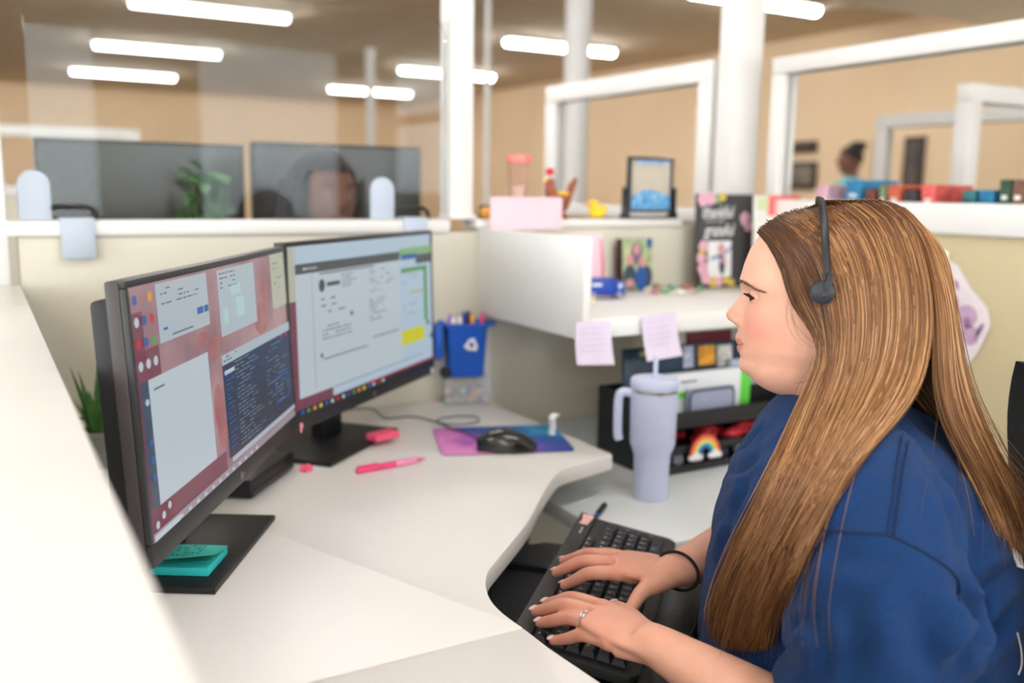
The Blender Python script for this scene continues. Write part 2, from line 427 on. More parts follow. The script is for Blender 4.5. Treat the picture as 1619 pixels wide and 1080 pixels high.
# ------------------------------------------------------------------ clear shield with clamps
t = thing('sneeze_shield', 'clear acrylic shield with rounded corner standing on the partition cap', 'shield')
za, zb = CAPZ + 0.006, CAM_Z + 0.402
xr = 0.985; xl = 0.10
w, h = xr - xl, zb - za
rr = 0.05
pts = [(xl, za), (xr, za)] + [(xr - rr + rr * math.cos(a), zb - rr + rr * math.sin(a)) for a in [math.pi / 2 * k / 8 for k in range(9)]] + [(xl, zb)]
B().prism(pts, -0.0025, 0.0025, M=Matrix(((1, 0, 0, 0), (0, 0, -1, WY + 0.025), (0, 1, 0, 0), (0, 0, 0, 1)))).done('acrylic_sheet', M_acry, t, smooth=False)
for (u, lab) in ((54, 'blue grey shield clamp with hook near the left post'), (608, 'blue grey shield clamp with hook above the right monitor')):
    c = py(u, 300, WY)
    t = thing('shield_clamp', lab, 'clamp', (c.x, WY, CAPZ), 0, 'shield clamps')
    tab = [(-0.029, 0.001), (0.029, 0.001), (0.029, 0.068)] + [(0.029 * math.cos(a), 0.068 + 0.029 * math.sin(a)) for a in [math.pi * k / 12 for k in range(13)]][1:]
    FM = Matrix(((1, 0, 0, 0), (0, 0, 1, 0.010), (0, 1, 0, 0), (0, 0, 0, 1)))
    B().prism(tab, 0, 0.012, M=FM, bev=0.002).done('tab', M_bluegrey, t)
    b = B().box(0.040, 0.102, -0.020, -0.0125, -0.075, 0.004, 0.003)
    b.box(0.040, 0.102, -0.020, 0.03, 0.001, 0.006, 0.002)
    b.done('hook', M_bluegrey, t)
    path = [(0.028, -0.006, 0.022), (0.035, -0.006, 0.027), (0.095, -0.006, 0.027), (0.106, -0.006, 0.018), (0.108, -0.006, 0.003)]
    B().tube(path, 0.005, 8).done('handle', M_black, t)

# ------------------------------------------------------------------ monitors
M_screenbez = mat('dark_monitor_bezel', (40, 40, 44), 0.4, var=0.05, scale=60)
M_monback = mat('black_monitor_back', (20, 20, 23), 0.5, var=0.08, scale=60)
M_montop = mat('monitor_edge_plastic', (58, 52, 52), 0.4, var=0.05, scale=60)
def emis(name, rgb, k=1.0, var=0.0, scale=5.0, rgb2=None):
    """a lit patch of an LCD screen"""
    if name in MATS: return MATS[name]
    m = mat(name, rgb, 0.35, var=var, scale=scale, rgb2=rgb2, emit=k, spec=0.5)
    b9 = m.node_tree.nodes['Principled BSDF']
    for l9 in list(b9.inputs['Base Color'].links): m.node_tree.links.remove(l9)
    b9.inputs['Base Color'].default_value = (0.012, 0.012, 0.014, 1)
    return m
SCR = 0.72
class Scr:
    def __init__(self, parent, W, H, z0):
        self.p, self.W, self.H, self.z0 = parent, W, H, z0
        self.layers = {}
    def q(self, name, m, rects, layer=1):
        b = B(); y = -0.0008 * layer
        for (u0, v0, u1, v1) in rects:
            x0, x1 = (u0 - 0.5) * self.W, (u1 - 0.5) * self.W
            z1, z0 = self.z0 + (1 - v0) * self.H, self.z0 + (1 - v1) * self.H
            b.quad((x0, y, z0), (x1, y, z0), (x1, y, z1), (x0, y, z1))
        return self.fin1(b.done(name, m, self.p, smooth=False), len(rects))
    def fin1(self, o, n):
        if n > 1: o['kind'] = 'stuff'
        return o
    def blob(self, name, m, blobs, layer=1):
        b = B(); y = -0.0008 * layer
        for (u, v, ru, rv) in blobs:
            b.poly([((u - 0.5 + ru * math.cos(a)) * self.W, y, self.z0 + (1 - v + rv * math.sin(a)) * self.H) for a in [2 * math.pi * k / 14 for k in range(14)]])
        return self.fin1(b.done(name, m, self.p, smooth=False), len(blobs))
def text_rows(u0, u1, v0, v1, n, r, dens=0.8, h=0.45):
    out = []
    for i in range(n):
        v = v0 + (v1 - v0) * i / n; u = u0; e = u0 + (u1 - u0) * r.uniform(0.45, 1.0)
        while u < e:
            w = r.uniform(0.008, 0.035)
            if r.random() < dens: out.append((u, v, min(u + w, e), v + (v1 - v0) / n * h))
            u += w + 0.006
    return out
def make_monitor(label, loc, yaw, tilt, W, H, gap, plate_shift, plate_w):
    t = thing('monitor', label, 'monitor', loc, yaw, 'desk monitors')
    tm = bpy.data.objects.new('panel', None)
    T = 0.020
    RT = Matrix.Translation((0, 0, gap)) @ Matrix.Rotation(-tilt, 4, 'X')
    def build(b, name, m):
        b.xf(RT); return b.done(name, m, t)
    # z measured from the panel's lower edge
    build(B().box(-W / 2, W / 2, 0.004, T, 0.0, H, 0.003), 'housing', M_montop)
    fr = B()
    bz, ch = 0.008, 0.026
    fr.box(-W / 2, W / 2, -0.003, 0.004, 0.0, ch, 0.0015)
    fr.box(-W / 2, W / 2, -0.003, 0.004, H - bz, H, 0.0015)
    fr.box(-W / 2, -W / 2 + bz, -0.003, 0.004, ch, H - bz, 0.0015); fr.box(W / 2 - bz, W / 2, -0.003, 0.004, ch, H - bz, 0.0015)
    build(fr, 'bezel', M_screenbez)
    build(B().box(-W * 0.46, W * 0.44, T - 0.002, T + 0.030, 0.012, H - 0.022, 0.006), 'rear_cover', M_monback)
    scr = build(B().box(-W / 2 + bz, W / 2 - bz, 0.001, 0.0035, ch, H - bz), 'screen', None or mat('screen_off_glass', (20, 20, 24), 0.2))
    sp = bpy.data.objects.new('x', None); bpy.data.objects.remove(sp)
    s = Scr(scr, W - 2 * bz, H - bz - ch, 0.0)
    s.RT = RT @ Matrix.Translation((0, 0.0005, ch))
    # stand
    B().box(-0.035, 0.035, 0.09, 0.125, 0.008, gap + H * 0.45, 0.006).done('stand_neck', M_black, t)
    B().box(-0.06, 0.06, T + 0.02, 0.095, gap + H * 0.30, gap + H * 0.45, 0.006).done('stand_bracket', M_black, t)
    B().prism([(plate_shift - plate_w / 2, -0.008), (plate_shift + plate_w / 2, -0.008), (plate_shift + plate_w / 2, 0.19), (plate_shift - plate_w / 2, 0.19)], 0.0, 0.010, bev=0.003).done('base_plate', M_black, t)
    return t, s
def fin(s, objs):
    for o in objs: o.data.transform(s.RT)

r_ = random.Random(3)
K = SCR
GREY = emis('screen_window_grey', (170, 184, 192), K); WHITE = emis('screen_window_white', (186, 198, 206), K)
NAVY = emis('screen_code_navy', (30, 52, 84), K, var=0.3, scale=9, rgb2=(44, 50, 66)); TXT = emis('screen_text_dark', (96, 104, 112), K)
LTX = emis('screen_text_light', (120, 140, 150), K); BAR = emis('screen_bar_charcoal', (70, 76, 78), K)
MAUVE = emis('screen_mauve', (126, 66, 82), K, var=0.1, scale=7, rgb2=(112, 58, 76))
WALLP = emis('screen_blossom_wallpaper', (176, 142, 144), K, var=0.2, scale=9, rgb2=(140, 102, 110))
PETAL = emis('screen_petal_red', (156, 92, 94), K, var=0.2, scale=30, rgb2=(172, 118, 116))
SAND = emis('screen_note_cream', (178, 180, 160), K); TASK = emis('screen_taskbar', (150, 140, 150), K)
BLUE = emis('screen_blue', (36, 92, 160), K); RED = emis('screen_red', (190, 40, 50), K); ORNG = emis('screen_orange', (220, 150, 50), K)
GREEN = emis('screen_green', (88, 150, 84), K); LGREEN = emis('screen_light_green', (126, 176, 112), K); YEL = emis('screen_yellow', (206, 204, 44), K)
TEALS = emis('screen_teal_tint', (170, 204, 200), K); DSLATE = emis('screen_slate', (52, 74, 92), K); PALEBLUE = emis('screen_pale_blue', (176, 196, 212), K)

MW = 0.60
M1 = (0.293, 1.263); M2 = (0.670, 1.727)
t, s = make_monitor('left monitor showing pink flower wallpaper and dark code window', (M1[0], M1[1], DZ + 0.0), math.radians(58.6), math.radians(2.9), MW, 0.310, 0.104, -0.0, 0.27)
o = []
o.append(s.q('wallpaper', WALLP, [(0, 0, 1, 1)], 1))
o.append(s.blob('wallpaper_blossom', PETAL, [(0.40, 0.37, 0.035, 0.06), (0.33, 0.30, 0.035, 0.03), (0.76, 0.33, 0.06, 0.09), (0.80, 0.20, 0.03, 0.10), (0.40, 0.66, 0.03, 0.12), (0.41, 0.78, 0.03, 0.08), (0.44, 0.34, 0.04, 0.025)], 2))
o.append(s.q('wallpaper_shade', MAUVE, [(0, 0.25, 0.11, 1.0), (0, 0.88, 0.42, 1.0), (0, 0.10, 0.05, 0.3)], 2))
o.append(s.q('window_panel', GREY, [(0.115, 0.01, 0.385, 0.25)], 3)); o.append(s.q('window_panel', GREY, [(0.452, 0.015, 0.72, 0.335)], 3))
o.append(s.q('note_panel', SAND, [(0.865, 0.0, 1.0, 0.31)], 3))
o.append(s.q('window_panel', WHITE, [(0.045, 0.37, 0.355, 0.875)], 3)); o.append(s.q('window_sidebar', DSLATE, [(0.01, 0.37, 0.045, 0.875)], 3))
o.append(s.q('code_window', NAVY, [(0.437, 0.47, 1.0, 0.93)], 3)); o.append(s.q('window_title', GREY, [(0.435, 0.42, 1.0, 0.47), (0.45, 0.93, 1.0, 0.955)], 4))
o.append(s.q('code_lines', LTX, text_rows(0.52, 0.74, 0.48, 0.92, 22, r_, 0.8, 0.25) + text_rows(0.76, 0.98, 0.50, 0.86, 14, r_, 0.5, 0.2), 4))
o.append(s.q('code_lines', BLUE, text_rows(0.45, 0.51, 0.52, 0.9, 16, r_, 0.8, 0.3) + [(0.83, 0.70, 0.95, 0.71), (0.83, 0.84, 0.95, 0.85), (0.83, 0.70, 0.835, 0.85), (0.945, 0.70, 0.95, 0.85)], 4))
o.append(s.q('code_heading', WHITE, [(0.445, 0.50, 0.515, 0.52)], 4)); o.append(s.q('red_buttons', RED, [(0.9, 0.475, 0.92, 0.485), (0.95, 0.475, 0.965, 0.49)], 5))
o.append(s.q('window_text', TXT, text_rows(0.13, 0.36, 0.03, 0.11, 4, r_, 0.6, 0.3) + text_rows(0.46, 0.62, 0.03, 0.12, 4, r_, 0.6, 0.3) + [(0.17, 0.225, 0.28, 0.232), (0.06, 0.41, 0.11, 0.418)] + text_rows(0.44, 0.56, 0.43, 0.465, 2, r_, 0.9, 0.4) + text_rows(0.88, 0.98, 0.02, 0.22, 7, r_, 0.5, 0.25), 5))
o.append(s.q('blue_buttons', BLUE, [(0.31, 0.155, 0.345, 0.185), (0.35, 0.155, 0.375, 0.185), (0.13, 0.19, 0.15, 0.2)], 5))
o.append(s.q('tinted_cells', TEALS, [(0.47, 0.20, 0.50, 0.28), (0.56, 0.17, 0.62, 0.27), (0.53, 0.1, 0.6, 0.15)], 5))
ic = []
for j in range(4):
    for i in range(3):
        ic.append((0.015 + 0.033 * i, 0.05 + 0.085 * j))
o.append(s.blob('desktop_icons', BLUE, [(ic[k][0], ic[k][1], 0.010, 0.02) for k in (0, 4, 7)] + [(0.028, 0.47 + 0.07 * k, 0.009, 0.016) for k in range(2, 5)], 5))
o.append(s.blob('desktop_icons', RED, [(ic[k][0], ic[k][1], 0.010, 0.02) for k in (5, 6)], 5))
o.append(s.blob('desktop_icons', ORNG, [(ic[2][0], ic[2][1], 0.010, 0.02)], 5)); o.append(s.blob('desktop_icons', GREEN, [(ic[8][0], ic[8][1], 0.011, 0.018)], 5))
o.append(s.blob('desktop_icons', WHITE, [(ic[k][0], ic[k][1], 0.010, 0.02) for k in (3, 9, 10, 11)] + [(0.02 + 0.03 * k, 0.94 - 0.02 * k, 0.008, 0.016) for k in range(3)] + [(0.027, 0.45, 0.008, 0.014)], 5))
o.append(s.q('taskbar', TASK, [(0.0, 0.965, 1.0, 1.0)], 4))
o.append(s.q('taskbar_icons', WHITE, [(0.03 + 0.045 * k, 0.975, 0.045 + 0.045 * k, 0.99) for k in range(14)] + [(0.0, 0.97, 0.12, 0.995)], 6))
fin(s, o)
hp_M = s.RT @ Matrix.Translation((0.0, -0.004, -0.014)) @ Matrix.Rotation(math.radians(90), 4, 'X')
put_text('logo', 'hp', 0.016, M_metal, t, hp_M, shear=0.3)
t2, s = make_monitor('right monitor showing a grey document with yellow highlight', (M2[0], M2[1], DZ + 0.0), math.radians(41.1), math.radians(1.3), MW, 0.328, 0.092, -0.045, 0.28)
o = []
o.append(s.q('wallpaper', MAUVE, [(0, 0, 1, 1)], 1)); o.append(s.q('note_panel', SAND, [(0, 0, 0.05, 0.32)], 2))
o.append(s.q('browser_bar', PALEBLUE, [(0.03, 0.0, 1.0, 0.11)], 2)); o.append(s.q('window_panel', WHITE, [(0.035, 0.12, 0.725, 0.90)], 3))
o.append(s.q('title_bar', BAR, [(0.035, 0.105, 0.725, 0.165), (0.86, 0.14, 1.0, 0.21)], 4))
o.append(s.q('side_panel_page', PALEBLUE, [(0.725, 0.12, 1.0, 0.955), (0.23, 0.90, 0.9, 0.955)], 3))
o.append(s.q('green_strip', LGREEN, [(0.725, 0.085, 1.0, 0.135)], 5)); o.append(s.q('green_strip', GREEN, [(0.73, 0.23, 0.955, 0.262), (0.925, 0.23, 0.955, 0.65)], 5))
o.append(s.q('blue_strip', BLUE, [(0.73, 0.13, 0.862, 0.168)], 6)); o.append(s.q('yellow_highlight', YEL, [(0.722, 0.68, 0.92, 0.79)], 6))
o.append(s.q('cream_highlight', SAND, [(0.80, 0.40, 0.92, 0.425)], 6))
o.append(s.q('document_text', TXT, [(0.165, 0.172, 0.52, 0.182)] + text_rows(0.30, 0.40, 0.20, 0.29, 5, r_, 0.9, 0.35) + text_rows(0.49, 0.70, 0.20, 0.36, 8, r_, 0.5, 0.35) + text_rows(0.17, 0.35, 0.33, 0.45, 3, r_, 0.8, 0.25)
             + text_rows(0.17, 0.36, 0.50, 0.60, 4, r_, 0.9, 0.3) + text_rows(0.48, 0.68, 0.40, 0.56, 7, r_, 0.8, 0.3) + [(0.17, 0.70, 0.46, 0.708), (0.5, 0.655, 0.70, 0.663), (0.155, 0.665, 0.17, 0.69)] + text_rows(0.74, 0.9, 0.28, 0.38, 4, r_, 0.4, 0.2) + text_rows(0.74, 0.9, 0.46, 0.60, 4, r_, 0.4, 0.15) + [(0.23, 0.895, 0.9, 0.9), (0.12, 0.17, 0.122, 0.87)], 6))
o.append(s.blob('document_emblem', BAR, [(0.175, 0.25, 0.018, 0.04), (0.95, 0.67, 0.012, 0.02), (0.98, 0.78, 0.012, 0.02), (0.355, 0.46, 0.008, 0.016)], 7)); o.append(s.q('title_text', WHITE, text_rows(0.07, 0.16, 0.13, 0.145, 1, r_, 0.9, 0.8), 7))
o.append(s.q('document_heading', BAR, [(0.205, 0.235, 0.285, 0.26)], 7))
o.append(s.q('taskbar', emis('screen_taskbar_dark', (34, 36, 44), K), [(0, 0.965, 1, 1)], 4))
tb = [BLUE, TEALS, ORNG, WHITE, BLUE, GREEN, RED, YEL]
for k in range(16):
    o.append(s.blob('taskbar_icon', tb[(k * 5) % 8], [(0.04 + 0.035 * k, 0.982, 0.009, 0.013)], 6))
o.append(s.q('red_strip', RED, [(0.45, 0.957, 1.0, 0.965)], 6))
fin(s, o)
put_text('logo', 'hp', 0.016, M_metal, t2, s.RT @ Matrix.Translation((0.0, -0.004, -0.014)) @ Matrix.Rotation(math.radians(90), 4, 'X'), shear=0.3)
st = B().ball((0.285, -0.004, 0.100), (0.007, 0.003, 0.007)).done('sticker', M_white, t2)
st = B().ball((0.288, -0.012, 0.112), (0.005, 0.003, 0.006)).ball((0.286, -0.012, 0.104), (0.003, 0.002, 0.004)).done('sticker', mat('pink_sticker', (232, 150, 160), 0.5), t)
# ------------------------------------------------------------------ things on the desk
KU, PU = Vector((-0.7071, -0.7071, 0)), Vector((0.7071, -0.7071, 0))
def yaw_of(a, b): return math.atan2(b.y - a.y, b.x - a.x)
M_teal = mat('teal_paper', (64, 196, 186), 0.8, var=0.04, scale=30)
M_teal2 = mat('teal_paper_deep', (40, 176, 172), 0.8)
M_pink = mat('hot_pink_plastic', (238, 92, 126), 0.5, var=0.05, scale=40)
M_pinkp = mat('pale_pink_paper', (240, 206, 216), 0.85, var=0.03, scale=20)
M_lilac = mat('lilac_note_paper', (226, 214, 234), 0.85, var=0.03, scale=20)
M_ink = mat('grey_ink', (120, 116, 130), 0.7)
M_blue = mat('recycling_blue_plastic', (26, 92, 198), 0.45, var=0.04, scale=20)
M_wht = mat('white_print', (240, 240, 240), 0.6)
M_clear = mat('clear_box_plastic', (240, 244, 246), 0.08, alpha=0.16, spec=0.6)

# teal sticky note pad on the left monitor's plate
zp = DZ + 0.0105
a, b_, c, d = [pz(u, v, zp + 0.014) for u, v in ((245, 893), (322, 895), (350, 860), (281, 860))]
cen = (a + b_ + c + d) / 4
t = thing('sticky_note_pad', 'teal sticky note pad with a lifted top sheet on the monitor base', 'sticky notes', (cen.x, cen.y, zp), yaw_of(a, b_))
B().box(-0.038, 0.038, -0.038, 0.038, 0.0, 0.011, 0.0008).done('pad', M_teal2, t)
b = B(); n = 12
for k in range(3):
    rows_ = []
    for i in range(n + 1):
        y = -0.038 + 0.076 * i / n; f = (1 - i / n)
        rows_.append([(x, y, 0.0112 + 0.0006 * k + (0.010 + 0.003 * k) * f ** 2 * (0.4 + 0.6 * (x + 0.038) / 0.076)) for x in (-0.0385, -0.013, 0.013, 0.0385)])
    b.loft(rows_, closed=False, caps=False)
b.done('lifted_sheet', M_teal, t)
b = B(); rr_ = random.Random(5)
for i in range(5):
    for k in range(6): 
        x = -0.02 + 0.006 * k + rr_.uniform(-.001, .001); y = 0.022 - 0.008 * i
        if rr_.random() < .7: b.box(x, x + 0.004, y, y + 0.001, 0.0165, 0.0172)
b.done('handwriting', mat('teal_ink', (30, 110, 118), 0.8), t)['kind'] = 'stuff'

# docking station between the monitor plates
a = pz(368, 795, DZ); e = pz(470, 722, DZ)
yw = yaw_of(a, e)
ex_ = Vector((math.cos(yw), math.sin(yw), 0)); cpos = pz(405, 795, DZ)
t = thing('mini_computer', 'flat black mini computer lying between the monitor bases', 'computer', tuple(pz(402, 793, DZ) + ex_ * 0.09 + Vector((-ex_.y, ex_.x, 0)) * 0.06), yw)
B().box(-0.09, 0.09, -0.055, 0.055, 0.003, 0.036, 0.004).done('case', M_black, t)
B().box(-0.086, 0.086, -0.0565, -0.055, 0.006, 0.016, 0.0005).done('front_slot', M_dgrey, t)
B().box(-0.06, -0.02, -0.02, 0.02, 0.036, 0.0366).done('label_sticker', M_wht, t)
for sx in (-0.07, 0.07):
    for sy in (-0.04, 0.04): B().cyl((sx, sy, 0.0), (sx, sy, 0.004), 0.006, n=10).done('rubber_foot', M_dgrey, t)

# pink erasers and pen
p0 = pz(606, 693, DZ + 0.011)
t = thing('page_flag_block', 'ridged pink eraser block on the right monitor base', 'eraser', (p0.x, p0.y, DZ + 0.0105), math.radians(20))
B().box(-0.032, 0.032, -0.017, 0.0, 0.0, 0.014, 0.003).done('bar', M_pink, t); B().box(-0.032, 0.032, 0.001, 0.018, 0.0, 0.014, 0.003).done('bar', M_pink, t)
p0 = pz(484, 745, DZ)
e_ = B().prism([(0.012 * (1 if k % 2 else 0.55) * math.cos(k * math.pi / 5), 0.012 * (1 if k % 2 else 0.55) * math.sin(k * math.pi / 5)) for k in range(10)], 0, 0.012, bev=0.002).done('star_eraser', M_pink)
e_.location = (p0.x, p0.y, DZ + 0.0005); tag(e_, 'small pink star eraser beside the mini computer', 'eraser')
a, b_ = pz(563, 745, DZ + 0.006), pz(673, 725, DZ + 0.006); L = (b_ - a).length
t = thing('pen', 'translucent hot pink pen lying on the white desk', 'pen', (a.x, a.y, DZ + 0.0065), yaw_of(a, b_))
M_pinkpen = mat('translucent_pink_plastic', (238, 70, 130), 0.25, coat=0.5, var=0.05, scale=50)
B().tube([(0, 0, 0), (0.002, 0, 0), (L * 0.55, 0, 0)], [0.004, 0.006, 0.006], 14).done('barrel', M_pinkpen, t)
B().tube([(L * 0.55, 0, 0), (L * 0.56, 0, 0), (L * 0.82, 0, 0), (L * 0.86, 0, 0)], [0.006, 0.0065, 0.006, 0.0045], 14).done('grip', mat('pale_pink_grip', (240, 150, 190), 0.5), t)
B().tube([(L * 0.86, 0, 0), (L * 0.97, 0, 0), (L, 0, 0)], [0.0045, 0.0018, 0.0006], 12).done('tip', M_pinkpen, t)
B().box(L * 0.02, L * 0.3, -0.001, 0.001, 0.006, 0.0085, 0.0004).done('clip', M_pinkpen, t)

# mouse pad, mouse, cable
def galaxy():
    m = bpy.data.materials.new('galaxy_print'); m.use_nodes = True; N = m.node_tree.nodes; Lk = m.node_tree.links
    tc = N.new('ShaderNodeTexCoord'); nz = N.new('ShaderNodeTexNoise'); nz.inputs['Scale'].default_value = 9; nz.inputs['Detail'].default_value = 6
    sp = N.new('ShaderNodeSeparateXYZ'); Lk.new(tc.outputs['Object'], sp.inputs[0]); Lk.new(tc.outputs['Object'], nz.inputs['Vector'])
    ad = N.new('ShaderNodeMath'); ad.operation = 'MULTIPLY_ADD'; ad.inputs[1].default_value = -2.2; ad.inputs[2].default_value = 0.02
    Lk.new(sp.outputs['X'], ad.inputs[0])
    a2 = N.new('ShaderNodeMath'); a2.operation = 'MULTIPLY_ADD'; a2.inputs[1].default_value = -2.0; Lk.new(sp.outputs['Y'], a2.inputs[0]); Lk.new(ad.outputs[0], a2.inputs[2])
    a3 = N.new('ShaderNodeMath'); a3.operation = 'ADD'; Lk.new(a2.outputs[0], a3.inputs[0]); Lk.new(nz.outputs['Fac'], a3.inputs[1])
    cr = N.new('ShaderNodeValToRGB'); Lk.new(a3.outputs[0], cr.inputs['Fac']); el = cr.color_ramp.elements
    el[0].position = 0.10; el[0].color = (*lin((60, 170, 210)), 1); el[1].position = 1.0; el[1].color = (*lin((226, 150, 210)), 1)
    for p_, c_ in ((0.28, (30, 96, 164)), (0.42, (40, 70, 150)), (0.52, (70, 80, 170)), (0.60, (120, 80, 180)), (0.70, (206, 110, 196)), (0.82, (226, 140, 206))):
        e = el.new(p_); e.color = (*lin(c_), 1)
    Lk.new(cr.outputs['Color'], N['Principled BSDF'].inputs['Base Color']); N['Principled BSDF'].inputs['Roughness'].default_value = 0.7
    return m
tl, tr, br, bl = [pz(u, v, DZ + 0.003) for u, v in ((688, 675), (880, 668), (904, 716), (694, 722))]
cen = (tl + tr + br + bl) / 4; yw = (yaw_of(bl, br) + yaw_of(tl, tr)) / 2
wpad = ((tr - tl).length + (br - bl).length) / 2; hpad = 0.205
t = thing('mouse_pad', 'galaxy patterned mouse pad in blue and magenta', 'mouse pad', (cen.x, cen.y, DZ + 0.0004), yw)
B().prism(rrect(wpad, hpad, 0.012), 0.0012, 0.003, bev=0.0004).done('printed_top', galaxy(), t); B().prism(rrect(wpad, hpad, 0.012), 0.0, 0.0012).done('rubber_base', M_black, t)
a, b_ = pz(757, 712, DZ + 0.004), pz(853, 712, DZ + 0.004)
mc = (a + b_) / 2 + Vector((0.0, 0.012, 0))
t = thing('computer_mouse', 'glossy black corded mouse on the galaxy pad', 'mouse', (mc.x, mc.y, DZ + 0.0036), yaw_of(a, b_) + math.radians(4))
M_gloss = mat('glossy_black_plastic', (22, 22, 25), 0.22, coat=0.6, var=0.08, scale=30)
rings = []
Lm = 0.118
for i in range(15):
    s_ = i / 14; x = -Lm / 2 + Lm * s_
    w_ = 0.031 * math.sin(math.pi * min(1, 0.10 + 0.80 * s_)) ** 0.5 * (0.86 + 0.2 * s_); h_ = 0.006 + 0.036 * math.sin(math.pi * (0.10 + 0.82 * s_) ** 0.85) ** 0.9
    rings.append([(x, w_ * math.copysign(abs(math.cos(q)) ** 0.8, math.cos(q)), h_ * max(0.0, math.sin(q)) ** 0.8 if math.sin(q) > 0 else 0.0006) for q in [2 * math.pi * k / 24 for k in range(24)]])
B().loft(rings).done('shell', M_gloss, t, angle=60)
B().tube([(-0.045, 0, 0.030), (-0.030, 0, 0.0375), (-0.018, 0, 0.040)], [0.002, 0.004, 0.003], 10).done('scroll_wheel', M_dgrey, t)
b = B().tube(smooth_path([(-0.058, 0.0, 0.02), (-0.04, 0.0, 0.0325), (-0.02, 0.0, 0.0405), (0.0, 0.0, 0.0435)], 4), 0.0007, 6); b.done('button_seam', M_black, t)
pts_px = [(760, 703), (735, 690), (705, 678), (692, 668), (720, 663), (752, 664), (754, 672), (725, 678), (700, 676), (680, 667), (650, 661), (610, 664), (590, 657), (560, 656), (535, 662)]
pts = [pz(u, v, DZ) for u, v in pts_px]
zz = [0.012, 0.008, 0.006, 0.006, 0.007, 0.007, 0.0065, 0.009, 0.009, 0.004, 0.004, 0.004, 0.014, 0.014, 0.014]
cb = B().tube(smooth_path([(q.x, q.y, DZ + z_) for q, z_ in zip(pts, zz)], 6), 0.0017, 8).done('mouse_cable', M_dgrey)
tag(cb, 'thin dark mouse cable looping over the pad and behind the monitor', 'cable')

# white folded tag at the back right of the pad
p0 = pz(888, 692, DZ)
t = thing('paper_clip_stand', 'small white folded clip standing by the desk edge', 'clip', (p0.x - 0.012, p0.y + 0.02, DZ + 0.0004), math.radians(30))
B().tube(smooth_path([(0, 0, 0.001), (0.002, 0, 0.02), (0.0, 0, 0.038), (0.008, 0, 0.044), (0.022, 0, 0.040)], 4), 0.004, 8, flat=2.0, upv=(0, 1, 0)).done('folded_strip', M_wht, t)
B().box(-0.008, 0.01, -0.008, 0.008, 0.0, 0.003, 0.001).done('foot', M_wht, t)

# clear box with pins and the recycling-bin pencil cup on it
p0 = pz(735, 632, DZ)
byaw = math.radians(-18)
t = thing('clear_box', 'clear plastic box of coloured push pins under the blue bin', 'box', (p0.x, p0.y, DZ + 0.0005), byaw)
bx = B(); wq = 0.056
for (x0, x1, y0, y1, z0, z1) in ((-wq, wq, -wq, wq, 0, 0.003), (-wq, -wq + 0.002, -wq, wq, 0.003, 0.06), (wq - 0.002, wq, -wq, wq, 0.003, 0.06), (-wq + 0.002, wq - 0.002, -wq, -wq + 0.002, 0.003, 0.06), (-wq + 0.002, wq - 0.002, wq - 0.002, wq, 0.003, 0.06)):
    bx.box(x0, x1, y0, y1, z0, z1)
bx.done('walls', M_clear, t, smooth=False)
B().box(-wq, wq, -wq, wq, 0.0602, 0.063, 0.001).done('lid', M_clear, t)
pin_cols = [(244, 130, 130), (90, 140, 226), (248, 236, 160), (150, 226, 216), (248, 180, 205), (248, 248, 248), (130, 120, 206), (160, 228, 160)]
pin_mats = [mat('pin_plastic_%s' % n_, c_, 0.4) for n_, c_ in zip(('red', 'blue', 'yellow', 'aqua', 'pink', 'white', 'violet', 'green'), pin_cols)]
pin_mesh = B().lathe([(0.0042, 0), (0.0042, 0.003), (0.0022, 0.004), (0.0022, 0.009), (0.0036, 0.010), (0.0036, 0.012), (0.0004, 0.0125), (0.0004, 0.02)], 10).mesh('push_pin')
pr = random.Random(11); pm = []
for i, m_ in enumerate(pin_mats):
    me = pin_mesh.copy(); me.materials.append(m_); pm.append(me)
Rb = Matrix.Rotation(byaw, 4, 'Z')
cnt = 0
colname = ('red', 'blue', 'yellow', 'aqua', 'pink', 'white', 'violet', 'green')
for layer in range(2):
    for i in range(7):
        for j in range(7):
            if layer == 1 and pr.random() < 0.5: continue
            x, y = (i - 3) * 0.0145 + pr.uniform(-.002, .002), (j - 3) * 0.0145 + pr.uniform(-.002, .002)
            k = pr.randrange(8); o_ = bpy.data.objects.new('push_pin', pm[k]); COL.objects.link(o_)
            q = Rb @ Vector((x, y, 0)); o_.location = (p0.x + q.x, p0.y + q.y, DZ + 0.010 + 0.017 * layer); o_.rotation_euler = (math.radians(pr.uniform(60, 120)), 0, pr.uniform(0, 6.28))
            tag(o_, '%s push pin lying loose inside the clear box' % colname[k], 'push pin', '%s push pins in the clear box' % colname[k])
bz = DZ + 0.064
t = thing('pencil_cup', 'blue recycling bin shaped pencil cup on the clear box', 'pencil cup', (p0.x - 0.002, p0.y, bz), byaw)
b = B()
rings = []
for (w_, d_, z_) in ((0.041, 0.036, 0.0), (0.043, 0.038, 0.004), (0.049, 0.044, 0.118), (0.050, 0.045, 0.122), (0.057, 0.051, 0.124), (0.057, 0.051, 0.132), (0.050, 0.045, 0.132), (0.048, 0.043, 0.120), (0.041, 0.036, 0.006)):
    rings.append([(p_[0], p_[1], z_) for p_ in rrect(2 * w_, 2 * d_, 0.009, 3)])
b.loft(rings); b.done('bin_body', M_blue, t)
B().box(0.054, 0.074, -0.03, 0.03, 0.124, 0.131, 0.003).done('front_lip', M_blue, t)
b = B().box(-0.078, -0.058, -0.046, 0.046, 0.045, 0.128, 0.006).box(-0.064, -0.05, -0.03, 0.03, 0.124, 0.134, 0.003); b.done('open_lid', M_blue, t)
for s_ in (-1, 1): B().tube([(-0.052, s_ * 0.036, 0.014), (-0.052, s_ * 0.046, 0.014)], 0.014, 16).done('wheel', M_black, t)
b = B()
